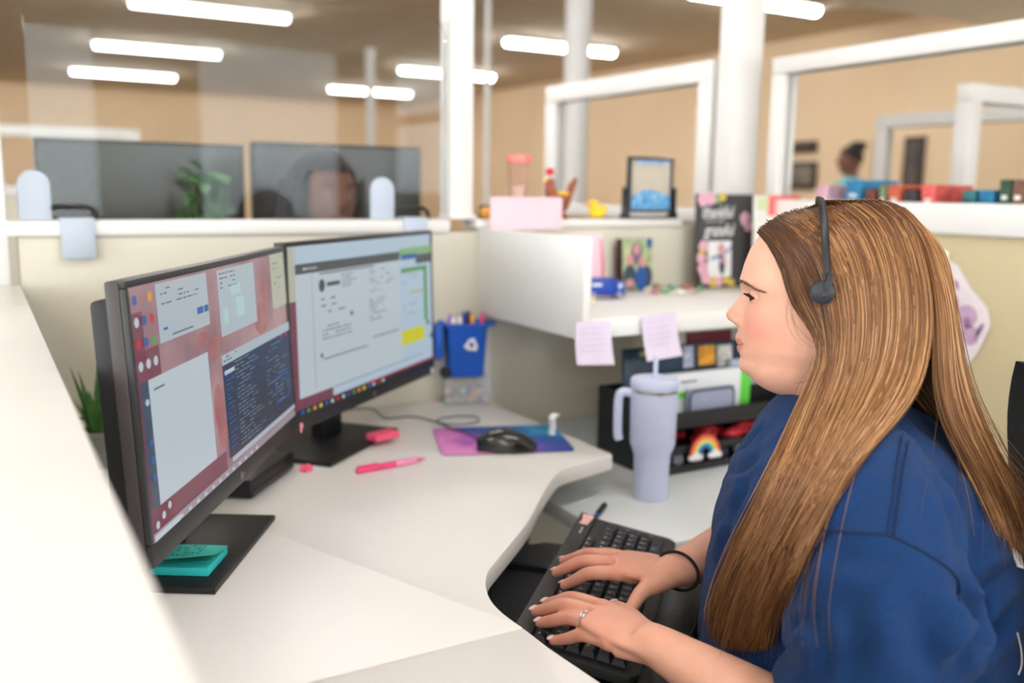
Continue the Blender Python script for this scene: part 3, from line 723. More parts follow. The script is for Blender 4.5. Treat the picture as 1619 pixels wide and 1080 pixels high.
for k in range(3):
    a0 = math.radians(90 + 120 * k)
    A = Vector((0.013 * math.cos(a0), 0.013 * math.sin(a0))); a1 = math.radians(90 + 120 * (k + 1)); C_ = Vector((0.013 * math.cos(a1), 0.013 * math.sin(a1)))
    d_ = (C_ - A); n_ = Vector((-d_.y, d_.x)).normalized() * -0.0028
    P1, P2 = A + d_ * 0.16, A + d_ * 0.74
    b.prism([P1 + n_, P1 - n_, P2 - n_, P2 - n_ * 2.2, A + d_ * 1.0, P2 + n_ * 2.2, P2 + n_][::1], 0, 0.0008)
b.xf(Matrix.Translation((0.010, -0.0437, 0.080)) @ Matrix.Rotation(math.radians(87.5), 4, 'X') @ Matrix.Scale(1.35, 4)); b.done('recycling_symbol', M_wht, t)
cols = [((235, 235, 235), 'white'), ((40, 60, 150), 'blue'), ((240, 160, 60), 'orange'), ((232, 70, 130), 'pink'), ((230, 230, 230), 'white'), ((30, 40, 90), 'navy'), ((235, 235, 240), 'white'), ((150, 110, 200), 'violet')]
spots = [(-0.035, -0.01), (0.0, 0.01), (0.012, -0.018), (0.035, -0.012), (-0.018, -0.022), (0.008, 0.022), (-0.01, -0.002), (-0.03, 0.02)]
desc = ['near the open lid', 'in the middle of the cup', 'leaning to the front', 'by the front lip', 'at the near side', 'at the back', 'with a pale cap', 'tucked in the corner']
for (c_, nm), (x, y), ds in zip(cols, spots, desc):
    q = Rb @ Vector((x, y, 0)); tl_ = pr.uniform(-0.10, 0.10); tw = pr.uniform(-0.10, 0.10)
    t = thing('marker_pen', '%s marker in the blue bin cup, %s' % (nm, ds), 'pen', (p0.x + q.x, p0.y + q.y, bz + 0.008), 0, 'pens in the blue bin cup')
    t.rotation_euler = (tl_ * 0.5, tw * 0.5, 0)
    hh = pr.uniform(0.128, 0.142)
    B().tube([(0, 0, 0), (0, 0, hh - 0.02)], 0.0048, 10).done('barrel', mat('pen_%s' % nm, c_, 0.4), t); B().tube([(0, 0, hh - 0.0195), (0, 0, hh), (0, 0, hh + 0.006)], [0.0056, 0.0056, 0.003], 10).done('cap', mat('pen_cap_%s' % nm, tuple(min(255, v + 15) for v in c_), 0.4), t)

# plant and cables at the far left behind the monitor
p0 = py(110, 690, 1.86)
t = thing('small_plant', 'small green plant half hidden behind the left monitor', 'plant', (0.165, 1.80, DZ + 0.0005))
B().lathe([(0.026, 0), (0.033, 0.06), (0.035, 0.062), (0.035, 0.07), (0.030, 0.07), (0.029, 0.05)], 20).done('pot', mat('grey_pot', (150, 146, 140), 0.7, var=0.05), t)
M_leaf = mat('leaf_green', (76, 128, 62), 0.5, var=0.25, scale=30)
for k in range(14):
    a = k * 2.4; rl = 0.03 + 0.02 * pr.random(); hh = 0.06 + 0.08 * pr.random(); b = B()
    base = Vector((0.008 * math.cos(a), 0.008 * math.sin(a), 0.05)); tip = Vector((rl * math.cos(a), rl * math.sin(a), 0.06 + hh)); side = Vector((-math.sin(a), math.cos(a), 0)) * 0.008
    mid = (base + tip) / 2 + Vector((0, 0, 0.012))
    b.loft([[base - side * .2, base + Vector((0, 0, .001)), base + side * .2], [mid - side, mid + Vector((0, 0, .003)), mid + side], [tip - side * .1, tip + Vector((0, 0, .0005)), tip + side * .1]], closed=False, caps=False)
    b.done('leaf', M_leaf, t)
cb = B().tube(smooth_path([(0.07, 1.97, DZ + 0.06), (0.16, 1.93, DZ + 0.062), (0.25, 1.88, DZ + 0.06), (0.34, 1.80, DZ + 0.02)], 6), 0.003, 8).done('power_cable', M_black); tag(cb, 'black cable crossing behind the left monitor above the desk', 'cable')
cb = B().tube(smooth_path([(0.07, 1.86, DZ + 0.004), (0.16, 1.80, DZ + 0.004), (0.26, 1.74, DZ + 0.004), (0.38, 1.72, DZ + 0.004)], 6), 0.003, 8).done('power_cable', M_black); tag(cb, 'black cable lying on the desk behind the left monitor', 'cable')

# ------------------------------------------------------------------ lower worktop: tumbler, pen, organizer
p0 = pz(1028, 786, LZ)
t = thing('tumbler', 'pale lilac steel tumbler with handle and straw', 'tumbler', (p0.x, p0.y, LZ + 0.0005), 0); t.scale = (0.95, 0.95, 0.93)
M_tum = mat('powder_lilac_coating', (200, 208, 236), 0.5, var=0.02, scale=100, bump=0.03, bscale=1500)
B().lathe([(0.034, 0), (0.036, 0.002), (0.0375, 0.09), (0.0385, 0.096), (0.046, 0.118), (0.047, 0.124), (0.049, 0.232)], 40).done('body', M_tum, t)
B().lathe([(0.0475, 0.232), (0.0475, 0.239)], 40).done('steel_band', M_metal, t)
B().lathe([(0.049, 0.239), (0.050, 0.243), (0.050, 0.256), (0.047, 0.261), (0.02, 0.262), (0.002, 0.262)], 40).done('lid', M_tum, t)
hv = np.array([-0.868, 0.496])     # handle points to the left of the picture
path = [(0.040, 0.226), (0.062, 0.230), (0.072, 0.222), (0.074, 0.19), (0.073, 0.14), (0.070, 0.128)]
B().tube(smooth_path([(hv[0] * r0, hv[1] * r0, z0) for r0, z0 in path], 5), 0.0125, 14, flat=0.75, upv=(hv[0], hv[1], 0)).done('handle', M_tum, t)
B().tube([(0.004, 0.004, 0.262), (0.008, 0.009, 0.305)], 0.0048, 12).done('straw', M_tum, t)
a, b_ = pz(938, 822, LZ + 0.005), pz(957, 797, LZ + 0.005); d_ = (b_ - a).normalized()
t = thing('pen', 'dark blue pen lying beyond the end of the keyboard', 'pen', tuple(a - d_ * 0.06 + Vector((0, 0, 0.0005))), yaw_of(a, b_)); Lp = (b_ - a).length + 0.06
B().tube([(0, 0, 0), (Lp * 0.6, 0, 0)], 0.0045, 12).done('barrel', mat('pen_blue_barrel', (60, 90, 170), 0.3), t); B().tube([(Lp * 0.6, 0, 0), (Lp * 0.95, 0, 0), (Lp, 0, 0)], [0.0055, 0.0055, 0.003], 12).done('cap', M_black, t)

OX0, OX1, OY0, OY1 = 1.205, 1.62, 1.50, 1.70
oz = LZ + 0.0005
t = thing('desk_organizer', 'black desk file organizer with trays and drawer behind the tumbler', 'organizer', (0, 0, 0))
M_mesh = mat('black_wire_mesh', (30, 30, 33), 0.5, var=0.2, scale=300, bump=0.5, bscale=600)
B().box(OX0, OX0 + 0.006, OY0, OY1, oz, oz + 0.165, 0.002).done('side_plate', M_mesh, t); B().box(OX1 - 0.006, OX1, OY0, OY1, oz, oz + 0.165, 0.002).done('side_plate', M_mesh, t)
B().box(OX0 + 0.006, OX1 - 0.006, OY1 - 0.005, OY1, oz, oz + 0.165, 0.001).done('back_plate', M_mesh, t)
for z_ in (0.002, 0.045, 0.100): B().box(OX0 + 0.006, OX1 - 0.006, OY0 + 0.002, OY1 - 0.005, oz + z_, oz + z_ + 0.004, 0.001).done('tray', M_mesh, t)
for z_ in (0.002, 0.045, 0.100): B().box(OX0 + 0.006, OX1 - 0.006, OY0 - 0.002, OY0 + 0.002, oz + z_, oz + z_ + (0.016 if z_ < 0.1 else 0.036), 0.001).done('front_lip', M_mesh, t)
for k in range(1, 3): B().box(OX0 + 0.006, OX1 - 0.006, OY0 + 0.07 * k, OY0 + 0.07 * k + 0.003, oz + 0.104, oz + 0.16, 0.001).done('divider', M_mesh, t)
M_red = mat('red_candy_wrapper', (196, 44, 58), 0.4, var=0.1, scale=60)
for k, x in enumerate((1.245, 1.31, 1.375, 1.42, 1.465, 1.53)):
    o_ = B().ball((0, 0, 0), (0.028, 0.014, 0.014), 16, 10).tube([(-0.036, 0, 0), (-0.027, 0, 0)], [0.010, 0.003], 8).tube([(0.027, 0, 0), (0.036, 0, 0)], [0.003, 0.010], 8).done('wrapped_candy', M_red)
    o_.location = (x, OY0 + 0.03 + 0.036 * (k % 2), oz + 0.064); o_.rotation_euler = (0, 0, 0.2 * (k % 3) - 0.2)
    tag(o_, 'red wrapped candy in the organizer tray, %s from the left' % ('first', 'second', 'third', 'fourth', 'fifth', 'sixth')[k], 'candy', 'red candies in the organizer')
for k, (x, c_, nm) in enumerate(((1.30, (190, 196, 214), 'pale grey'), (1.36, (150, 160, 184), 'blue grey'), (1.43, (60, 66, 80), 'dark'), (1.49, (200, 204, 210), 'silver'), (1.335, (176, 50, 60), 'red'))):
    o_ = B().tube([(-0.014, 0, 0), (-0.008, 0, 0.0), (0.008, 0, 0), (0.014, 0, 0)], [0.010, 0.016, 0.016, 0.008], 14).done('desk_trinket', mat('trinket_%s' % nm.replace(' ', '_'), c_, 0.3, var=0.1, scale=60))
    o_.location = (x, OY0 + 0.032 + (0.045 if k == 4 else 0), oz + 0.023); o_.rotation_euler = (0, 0, 0.5 * k); tag(o_, '%s small spool in the bottom organizer tray' % nm, 'spool', 'trinkets in the bottom tray')
t = thing('rainbow_ornament', 'rainbow ornament with white clouds on the organizer front', 'ornament', (1.340, OY0 - 0.016, oz + 0.034)); t.scale = (0.86, 0.86, 0.86)
for k, c_ in enumerate(((232, 90, 80), (240, 170, 80), (244, 226, 130), (96, 196, 190), (50, 110, 180))):
    r0 = 0.046 - 0.0068 * k
    B().tube([(r0 * math.cos(a), 0, 0.008 + r0 * 1.05 * math.sin(a)) for a in [math.pi * q / 14 for q in range(15)]], 0.0037, 8, upv=(0, 1, 0)).done('band', mat('rainbow_%d' % k, c_, 0.6), t)
for s_ in (-1, 1): B().ball((s_ * 0.032, -0.001, 0.006), (0.016, 0.009, 0.011)).ball((s_ * 0.044, -0.001, 0.003), (0.011, 0.008, 0.008)).ball((s_ * 0.020, -0.001, 0.003), (0.010, 0.008, 0.008)).done('cloud', M_wht, t)
# folders and packets standing in the organizer
def upright(name, label, cat, x0, x1, y, h0, th, m, lean=0.0, zb=0.1045):
    t = thing(name, label, cat, ((x0 + x1) / 2, y, oz + zb)); t.rotation_euler = (-lean, 0, 0)
    w_ = (x1 - x0) / 2
    B().box(-w_, w_, -th / 2, th / 2, 0, h0, 0.002).done('body', m, t); return t, w_
M_pack = mat('white_packaging', (226, 230, 236), 0.5, var=0.02, scale=10); M_gpk = mat('bright_green_print', (96, 206, 72), 0.5); M_pouch = mat('grey_blue_pouch', (150, 156, 182), 0.7, var=0.04, scale=60)
t, w_ = upright('mailer_box', 'white packet with bright green ends standing in the organizer', 'packet', 1.255, 1.515, OY0 + 0.048, 0.106, 0.020, M_pack)
for s_ in (-1, 1): B().box(s_ * w_ - 0.03 if s_ > 0 else -w_ - 0.0005, w_ + 0.0005 if s_ > 0 else -w_ + 0.03, -0.0108, 0.0108, -0.0, 0.101, 0.001).done('green_end', M_gpk, t)
B().box(-w_ + 0.035, -w_ + 0.12, -0.0108, -0.0098, 0.052, 0.066).done('green_stripe', M_gpk, t); B().box(-w_ + 0.055, -w_ + 0.10, -0.0108, -0.0098, 0.086, 0.090).done('printed_line', M_ink, t)
t, w_ = upright('fabric_pouch', 'grey blue pouch with dark piping in front of the packet', 'pouch', 1.315, 1.445, OY0 + 0.02, 0.074, 0.014, M_pouch)
B().tube([(p_[0], -0.0075, p_[1] + 0.037) for p_ in rrect(0.126, 0.070, 0.014)] + [(rrect(0.126, 0.070, 0.014)[0][0], -0.0075, rrect(0.126, 0.070, 0.014)[0][1] + 0.037)], 0.0022, 6, upv=(0, 1, 0)).done('piping', mat('dark_piping', (52, 58, 76), 0.6), t)
t, w_ = upright('magazine', 'navy magazine with yellow and orange pictures behind the packet', 'magazine', 1.215, 1.60, OY0 + 0.112, 0.155, 0.010, mat('navy_cover', (28, 58, 84), 0.4, var=0.3, scale=14, rgb2=(20, 40, 60)), 0.10)
for k, (x, z_, w2, h2, c_, nm) in enumerate(((0.045, 0.165, 0.05, 0.045, (214, 150, 50), 'orange'), (-0.01, 0.165, 0.03, 0.05, (170, 176, 196), 'grey'), (0.10, 0.16, 0.045, 0.05, (190, 190, 186), 'pale'), (0.165, 0.165, 0.025, 0.05, (196, 190, 90), 'yellow'), (-0.10, 0.182, 0.10, 0.012, (150, 160, 110), 'olive'))):
    B().box(x - w2 / 2, x + w2 / 2, -0.0062, -0.0049, z_ - h2 / 2 - 0.04, min(z_ + h2 / 2 - 0.04, 0.153)).done('cover_picture', mat('cover_%s' % nm, c_, 0.5, var=0.3, scale=60), t)
t, w_ = upright('paper_folder', 'dark red folder at the back of the organizer', 'folder', 1.44, 1.58, OY0 + 0.170, 0.170, 0.008, mat('dark_red_card', (110, 28, 44), 0.6, var=0.05), 0.05)
t, w_ = upright('paper_folder', 'pale blue folder standing behind the woman\'s chin', 'folder', 1.50, 1.60, OY0 + 0.092, 0.115, 0.008, mat('pale_blue_card', (160, 178, 200), 0.6, var=0.05), 0.0)

# ------------------------------------------------------------------ on the shelf
sz = SHZ + 0.0005
def at_shelf(u, v): return pz(u, v, sz)
q = at_shelf(945, 452)
t = thing('paper_sheet', 'pale pink card standing inside the shelf by the side panel', 'paper', (py(957, 400, 1.955).x - 0.031, 1.955, sz)); t.rotation_euler = (-0.10, 0, 0)
B().box(-0.075, 0.03, -0.001, 0.001, 0, 0.155, 0.0004).done('card', M_pinkp, t); B().tube([(0.022, -0.004, 0.0), (0.026, -0.008, 0.07), (0.024, -0.004, 0.14)], 0.006, 8, flat=0.4).done('curled_edge', mat('rose_paper', (240, 170, 180), 0.8), t)
t = thing('paper_sheet', 'pale pink paper propped on the top of the side panel', 'paper', (1.09, 1.99, CAM_Z - 0.10)); t.rotation_euler = (0, 0, math.radians(6))
c0 = py(780, 340, 1.97); c1 = py(902, 340, 1.97)
B().box(c0.x - 1.09, c1.x - 1.09, -0.003, -0.002, 0.006, py(840, 312, 1.97).z - CAM_Z + 0.10).done('sheet', M_pinkp, t)
# family photo
a, b_ = at_shelf(975, 452), at_shelf(1043, 452)
t = thing('canvas_photo', 'small canvas photo of three people on the shelf', 'photo', (py(1008, 453, 1.985).x, 1.985, sz)); t.rotation_euler = (-0.06, 0, math.radians(8))
PW, PH = 0.112, 0.138
B().box(-PW / 2, PW / 2, 0, 0.022, 0, PH, 0.001).done('canvas', mat('canvas_edge_dark', (70, 44, 48), 0.7), t)
B().box(-PW / 2 + 0.001, PW / 2 - 0.001, -0.001, 0.0, 0.001, PH - 0.001).done('background_print', mat('garden_print', (200, 210, 160), 0.6, var=0.3, scale=40, rgb2=(120, 150, 110)), t)
def disc(b, x, z, rx, rz_, y=-0.0016, n=16):
    b.poly([(x + rx * math.cos(2 * math.pi * k / n), y, z + rz_ * math.sin(2 * math.pi * k / n)) for k in range(n)])
M_skinp = mat('printed_skin', (206, 150, 150), 0.6); M_purp = mat('printed_purple', (120, 96, 130), 0.6); M_bluep = mat('printed_blue', (44, 88, 160), 0.6); M_dkp = mat('printed_slate', (58, 74, 92), 0.6)
b = B(); disc(b, -0.005, 0.10, 0.020, 0.030); disc(b, 0.018, 0.06, 0.018, 0.02, -0.0017); b.done('print_purple', M_purp, t, smooth=False)['kind'] = 'stuff'
b = B(); disc(b, -0.030, 0.082, 0.014, 0.018, -0.002); disc(b, 0.018, 0.074, 0.013, 0.018, -0.002); disc(b, -0.004, 0.110, 0.012, 0.015, -0.002); disc(b, -0.03, 0.02, 0.016, 0.012, -0.0024); b.done('print_faces', M_skinp, t, smooth=False)['kind'] = 'stuff'
b = B(); disc(b, -0.030, 0.036, 0.024, 0.034, -0.0022); disc(b, 0.035, 0.035, 0.02, 0.03, -0.0022); b.done('print_slate', M_dkp, t, smooth=False)['kind'] = 'stuff'
b = B(); disc(b, 0.012, 0.03, 0.022, 0.034, -0.0023); disc(b, 0.045, 0.125, 0.012, 0.014, -0.002); b.done('print_blue', M_bluep, t, smooth=False)['kind'] = 'stuff'
# black sign
def flower(b, x, z, r, y, n=5):
    for k in range(n):
        a = 2 * math.pi * k / n + x * 90; disc(b, x + r * 0.55 * math.cos(a), z + r * 0.55 * math.sin(a), r * 0.5, r * 0.5, y, 10)
sg = at_shelf(1092, 458)
t = thing('word_sign', 'black sign lettered thankful and grateful with pink flowers', 'sign', (py(1152, 455, 1.955).x, 1.955, sz)); t.rotation_euler = (-0.06, 0, math.radians(4))
SW, SH = 0.235, 0.258
B().box(-SW / 2, SW / 2, 0, 0.015, 0, SH, 0.001).done('board', mat('chalk_black', (70, 68, 70), 0.8, var=0.06, scale=60), t)
TM = lambda x, z: Matrix.Translation((x, -0.001, z)) @ Matrix.Rotation(math.radians(90), 4, 'X') @ Matrix.Diagonal((0.80, 1, 1, 1))
put_text('lettering', 'thankful', 0.047, M_wht, t, TM(-0.046, 0.208), shear=0.25, bold=0.0003)
put_text('lettering', 'I AM SO VERY', 0.016, mat('pale_grey_print', (190, 190, 192), 0.6), t, TM(-0.056, 0.184))
put_text('lettering', 'grateful', 0.047, M_wht, t, TM(-0.040, 0.158), shear=0.25, bold=0.0003)
B().box(-0.084, 0.006, -0.003, -0.0005, 0.030, 0.130).done('photo_print', mat('pale_photo', (226, 226, 228), 0.6, var=0.03), t)
b = B(); disc(b, -0.034, 0.108, 0.014, 0.016, -0.0038); disc(b, -0.026, 0.075, 0.012, 0.008, -0.0042); b.done('printed_face', M_skinp, t, smooth=False)['kind'] = 'stuff'
b = B(); disc(b, -0.031, 0.064, 0.012, 0.028, -0.004); b.done('printed_dress', M_dkp, t, smooth=False)
b = B(); b.quad((-0.076, -0.004, 0.078), (-0.035, -0.004, 0.086), (-0.035, -0.004, 0.094), (-0.076, -0.004, 0.084)); b.quad((-0.022, -0.004, 0.088), (0.008, -0.004, 0.112), (0.008, -0.004, 0.117), (-0.022, -0.004, 0.098)); b.done('printed_sash', M_bluep, t, smooth=False)['kind'] = 'stuff'
b = B(); 
for (x, z_, r_2) in ((-0.105, 0.243, 0.020), (-0.075, 0.246, 0.018), (-0.105, 0.115, 0.017), (-0.112, 0.085, 0.017), (-0.105, 0.055, 0.020), (-0.095, 0.030, 0.018), (-0.045, 0.018, 0.016), (0.06, 0.19, 0.02), (0.072, 0.17, 0.016)): flower(b, x, z_, r_2, -0.0045)
b.done('printed_flowers', mat('petal_pink_print', (240, 186, 204), 0.7, var=0.1, scale=60), t, smooth=False)['kind'] = 'stuff'
b = B()
for (x, z_, r_2) in ((-0.030, 0.252, 0.013), (-0.11, 0.10, 0.010), (-0.068, 0.016, 0.014), (-0.015, 0.020, 0.012), (0.006, 0.012, 0.012)): flower(b, x, z_, r_2, -0.005)
b.done('printed_flowers', mat('petal_yellow_print', (232, 200, 96), 0.7), t, smooth=False)['kind'] = 'stuff'
b = B(); disc(b, -0.050, 0.244, 0.015, 0.012, -0.0042); b.done('printed_leaf', mat('leaf_print', (130, 170, 120), 0.7), t, smooth=False)
# photo collage beside the sign
t = thing('photo_board', 'photo board with coral band beside the black sign', 'photo', (py(1196, 400, 1.90).x + 0.076, 1.90, sz)); t.rotation_euler = (-0.05, 0, math.radians(-4))
B().box(-0.075, 0.085, 0, 0.010, 0, 0.256, 0.001).done('board', mat('pale_board', (222, 220, 214), 0.7, var=0.04), t)
B().box(-0.03, 0.086, -0.002, 0.0, 0.20, 0.257).done('coral_band', mat('coral_print', (236, 110, 112), 0.7, var=0.15, scale=60), t)
B().box(-0.07, -0.03, -0.002, 0.0, 0.215, 0.250).done('green_corner', mat('pale_green_print', (200, 214, 170), 0.7), t)
b = B(); disc(b, 0.0, 0.13, 0.022, 0.03, -0.002); b.done('printed_hair', mat('printed_brown', (110, 84, 80), 0.6), t, smooth=False)
b = B(); b.quad((0.01, -0.003, 0.15), (0.03, -0.003, 0.14), (0.01, -0.003, 0.2), (0.0, -0.003, 0.2)); b.done('printed_ribbon', M_bluep, t, smooth=False)
# toy truck
p0 = at_shelf(957, 472)
t = thing('toy_truck', 'blue toy delivery truck on the shelf', 'toy truck', (p0.x, p0.y + 0.012, sz), math.radians(-12))
M_trk = mat('toy_blue_paint', (22, 66, 168), 0.35, var=0.03)
B().box(-0.052, 0.026, -0.021, 0.021, 0.008, 0.050, 0.003).done('cargo_box', M_trk, t); B().prism([(0.027, 0.008), (0.053, 0.008), (0.053, 0.024), (0.045, 0.042), (0.027, 0.044)], -0.019, 0.019, M=Matrix.Rotation(math.radians(90), 4, 'X'), bev=0.002).done('cab', M_trk, t)
B().box(0.034, 0.044, -0.0198, -0.0188, 0.026, 0.037).done('cab_window', mat('toy_window', (200, 216, 236), 0.2), t)
b = B().box(0.0525, 0.0536, -0.014, -0.007, 0.012, 0.018); b.box(0.0525, 0.0536, 0.007, 0.014, 0.012, 0.018).done('headlights', M_wht, t)
for x in (-0.034, 0.036):
    for s_ in (-1, 1): B().tube([(x, s_ * 0.015, 0.0088), (x, s_ * 0.0225, 0.0088)], 0.0085, 16).done('wheel', mat('toy_wheel', (150, 150, 160), 0.5), t)
B().box(-0.038, -0.012, -0.0222, -0.021, 0.032, 0.038).done('printed_logo', M_wht, t)
# loose stickers / candy pile
cand = [((236, 232, 220), 'white'), ((90, 180, 170), 'teal'), ((232, 190, 90), 'yellow'), ((206, 120, 130), 'rose'), ((150, 140, 130), 'brown'), ((120, 180, 120), 'green'), ((210, 180, 160), 'peach')]
cr_ = random.Random(4)
mesh_c = B().ball((0, 0, 0), (0.014, 0.009, 0.006), 12, 8).tube([(-0.020, 0, 0), (-0.012, 0, 0)], [0.008, 0.002], 8, flat=0.4).tube([(0.012, 0, 0), (0.020, 0, 0)], [0.002, 0.008], 8, flat=0.4).mesh('wrapped_sweet')
pl_ = [(1024, 462), (1040, 455), (1052, 465), (1062, 457), (1075, 466), (1085, 458), (1095, 466), (1106, 460), (1048, 448), (1070, 449), (1036, 466), (1100, 452)]
ordn = ('first', 'second', 'third', 'fourth', 'fifth', 'sixth', 'seventh', 'eighth', 'ninth', 'tenth', 'eleventh', 'twelfth')
for k, (u, v) in enumerate(sorted(pl_)):
    c_, nm = cand[(k * 3) % 7]; q = at_shelf(u, v); me = mesh_c.copy(); me.materials.append(mat('sweet_%s' % nm, c_, 0.35, var=0.15, scale=80))
    o_ = bpy.data.objects.new('wrapped_sweet', me); COL.objects.link(o_); o_.location = (q.x, q.y, sz + 0.0075); o_.rotation_euler = (0.1, 0, cr_.uniform(0, 3.1)); o_.scale = (1.0, 1.0, 1.0)
    tag(o_, '%s wrapped sweet on the shelf, %s from the left of the heap' % (nm, ordn[k]), 'sweet', 'wrapped sweets on the shelf')
p0 = at_shelf(934, 484)
o_ = B().ball((0, 0, 0.010), (0.014, 0.010, 0.010)).ball((0.008, 0.006, 0.014), (0.006, 0.006, 0.006)).done('shell_trinket', mat('cream_shell', (236, 218, 196), 0.6, var=0.1, scale=80)); o_.location = (p0.x, p0.y, sz); tag(o_, 'cream shell trinket at the front of the shelf', 'trinket')
# lilac notes on the shelf front
for (u0, u1, v0, v1, lab, rot) in ((910, 966, 514, 576, 'lilac sticky note hanging from the shelf end by the side panel', 0.05), (1014, 1067, 503, 567, 'lilac sticky note hanging above the tumbler straw', -0.08)):
    a, b_ = py((u0 + u1) / 2 + 1, v0 - 6, YF - 0.009), None
    w2 = (py(u1, v0, YF).x - py(u0, v0, YF).x) / 2; hh = a.z - py((u0 + u1) / 2, v1, YF - 0.02).z
    t = thing('sticky_note', lab, 'sticky note', (a.x, YF - 0.0075, a.z), 0, 'lilac notes on the shelf edge'); t.rotation_euler = (0, rot, 0)
    rows_ = []
    for i in range(9):
        s_ = i / 8; rows_.append([(-w2 + 2 * w2 * k / 4, -0.002 - 0.018 * s_ ** 2 * (1 + 0.2 * (k - 2) / 2), -hh * s_) for k in range(5)])
    B().loft(rows_, closed=False, caps=False).done('sheet', M_lilac, t)
    b = B()
    for i in range(5):
        s_ = 0.15 + 0.13 * i; y_ = -0.0045 - 0.018 * (s_ + 0.012) ** 2; b.box(-w2 * 0.75, w2 * (0.4 + 0.08 * (i % 4)), y_ - 0.001, y_, -hh * s_ - 0.0008, -hh * s_)
    b.done('handwriting', mat('faint_ink', (190, 178, 204), 0.8), t)['kind'] = 'stuff'

# ------------------------------------------------------------------ on the partition cap
cz = CAPZ + 0.0005; cy = WY + 0.028
def cap_x(u): return py(u, 340, cy).x
t = thing('rubber_duck', 'yellow rubber duck on the partition cap', 'rubber duck', (cap_x(944), cy, cz), math.radians(175))
M_duck = mat('duck_yellow', (244, 204, 40), 0.4, coat=0.2)
B().ball((0, 0, 0.017), (0.026, 0.019, 0.017)).ball((-0.020, 0, 0.027), (0.010, 0.010, 0.009)).ball((0.012, 0, 0.036), (0.015, 0.014, 0.014)).done('body', M_duck, t); B().ball((0.029, 0, 0.034), (0.008, 0.006, 0.003)).done('beak', mat('duck_orange', (236, 130, 30), 0.4), t)
for s_ in (-1, 1): B().ball((0.021, s_ * 0.010, 0.040), 0.0022, 8, 6).done('eye', M_black, t)
# sand picture on stand
t = thing('sand_picture', 'blue moving sand picture in a black tilting frame', 'ornament', (cap_x(1026), cy, cz), math.radians(4))
M_bf = mat('black_lacquer', (30, 28, 30), 0.35, coat=0.3)
FW, FH = 0.160, 0.150; zf = 0.016
b = B()
for q_ in ((-FW / 2, FW / 2, zf, zf + 0.008), (-FW / 2, FW / 2, zf + FH - 0.008, zf + FH), (-FW / 2, -FW / 2 + 0.008, zf + 0.008, zf + FH - 0.008), (FW / 2 - 0.008, FW / 2, zf + 0.008, zf + FH - 0.008)): b.box(q_[0], q_[1], -0.008, 0.008, q_[2], q_[3], 0.002)
b.done('frame', M_bf, t)
M_sandglass = mat('pale_sand_liquid', (226, 222, 212), 0.15, trans=0.55, ior=1.1, var=0.02)
B().box(-FW / 2 + 0.0085, FW / 2 - 0.0085, -0.003, 0.003, zf + 0.0085, zf + FH - 0.0085).done('liquid_pane', M_sandglass, t)
M_sblue = mat('blue_sand', (36, 130, 196), 0.6, var=0.3, scale=70, rgb2=(150, 196, 222))
xs = np.linspace(-FW / 2 + 0.0086, FW / 2 - 0.0086, 18); hs = [1.2 * q9 for q9 in (0.030, 0.034, 0.033, 0.038, 0.044, 0.042, 0.047, 0.050, 0.046, 0.049, 0.044, 0.045, 0.040, 0.042, 0.037, 0.036, 0.034, 0.033)]
poly = [(x, zf + 0.0086) for x in (xs[0], xs[-1])] + [(x, zf + 0.0086 + h_ * 0.95) for x, h_ in zip(xs[::-1], hs[::-1])]
B().prism(poly, 0, 0.0012, M=Matrix(((1, 0, 0, 0), (0, 0, -1, -0.0032), (0, 1, 0, 0), (0, 0, 0, 1)))).done('blue_sand', M_sblue, t, smooth=False)
poly = [(x, zf + FH - 0.0088) for x in (xs[2], xs[-2])] + [(x, zf + FH - 0.0088 - (0.004 + 0.010 * math.sin(k * 0.9) ** 2)) for k, x in enumerate(xs[2:-1][::-1])]
B().prism(poly, 0, 0.0012, M=Matrix(((1, 0, 0, 0), (0, 0, -1, -0.0032), (0, 1, 0, 0), (0, 0, 0, 1)))).done('floating_sand', mat('pale_blue_sand', (130, 170, 214), 0.6, var=0.2, scale=80), t, smooth=False)
for s_ in (-1, 1):
    x = s_ * (FW / 2 + 0.007)
    B().prism([(x - 0.013, 0.0), (x + 0.013, 0.0), (x + 0.004, 0.022), (x + 0.003, 0.085), (x - 0.003, 0.085), (x - 0.004, 0.022)], -0.012, 0.012, M=Matrix.Rotation(math.radians(90), 4, 'X'), bev=0.0015).done('stand_post', M_bf, t)
    B().tube([(s_ * FW / 2, 0, 0.082), (s_ * (FW / 2 + 0.012), 0, 0.082)], 0.004, 10).done('pivot', M_metal, t)
B().box(-FW / 2 - 0.012, FW / 2 + 0.012, -0.010, 0.010, 0.0, 0.006, 0.001).done('stand_base', M_bf, t)
# glass vase, rooster, orange and black things
t = thing('glass_vase', 'clear tapered glass with coral rim on the partition cap', 'glass', (cap_x(825), cy + 0.02, cz)); t.scale = (1.15, 1.15, 1.25)
B().lathe([(0.016, 0.0), (0.017, 0.004), (0.026, 0.118), (0.0255, 0.118), (0.0160, 0.006)], 28).done('glass_body', mat('pale_tinted_glass', (250, 236, 232), 0.03, trans=0.95, ior=1.15), t)
B().lathe([(0.0262, 0.112), (0.0285, 0.124), (0.0265, 0.128), (0.0245, 0.120)], 28).done('rim', mat('coral_glass_rim', (232, 130, 120), 0.3), t)
B().lathe([(0.0120, 0.008), (0.016, 0.06), (0.0165, 0.066), (0.001, 0.066)], 20).done('filling', mat('cream_filling', (236, 220, 204), 0.7), t)
t = thing('rooster_figurine', 'brown rooster figurine with red comb and yellow trim', 'figurine', (cap_x(888), cy + 0.012, cz), math.radians(185)); t.scale = (1.2, 1.2, 1.2)
M_roo = mat('terracotta_brown', (150, 82, 60), 0.6, var=0.15, scale=40)
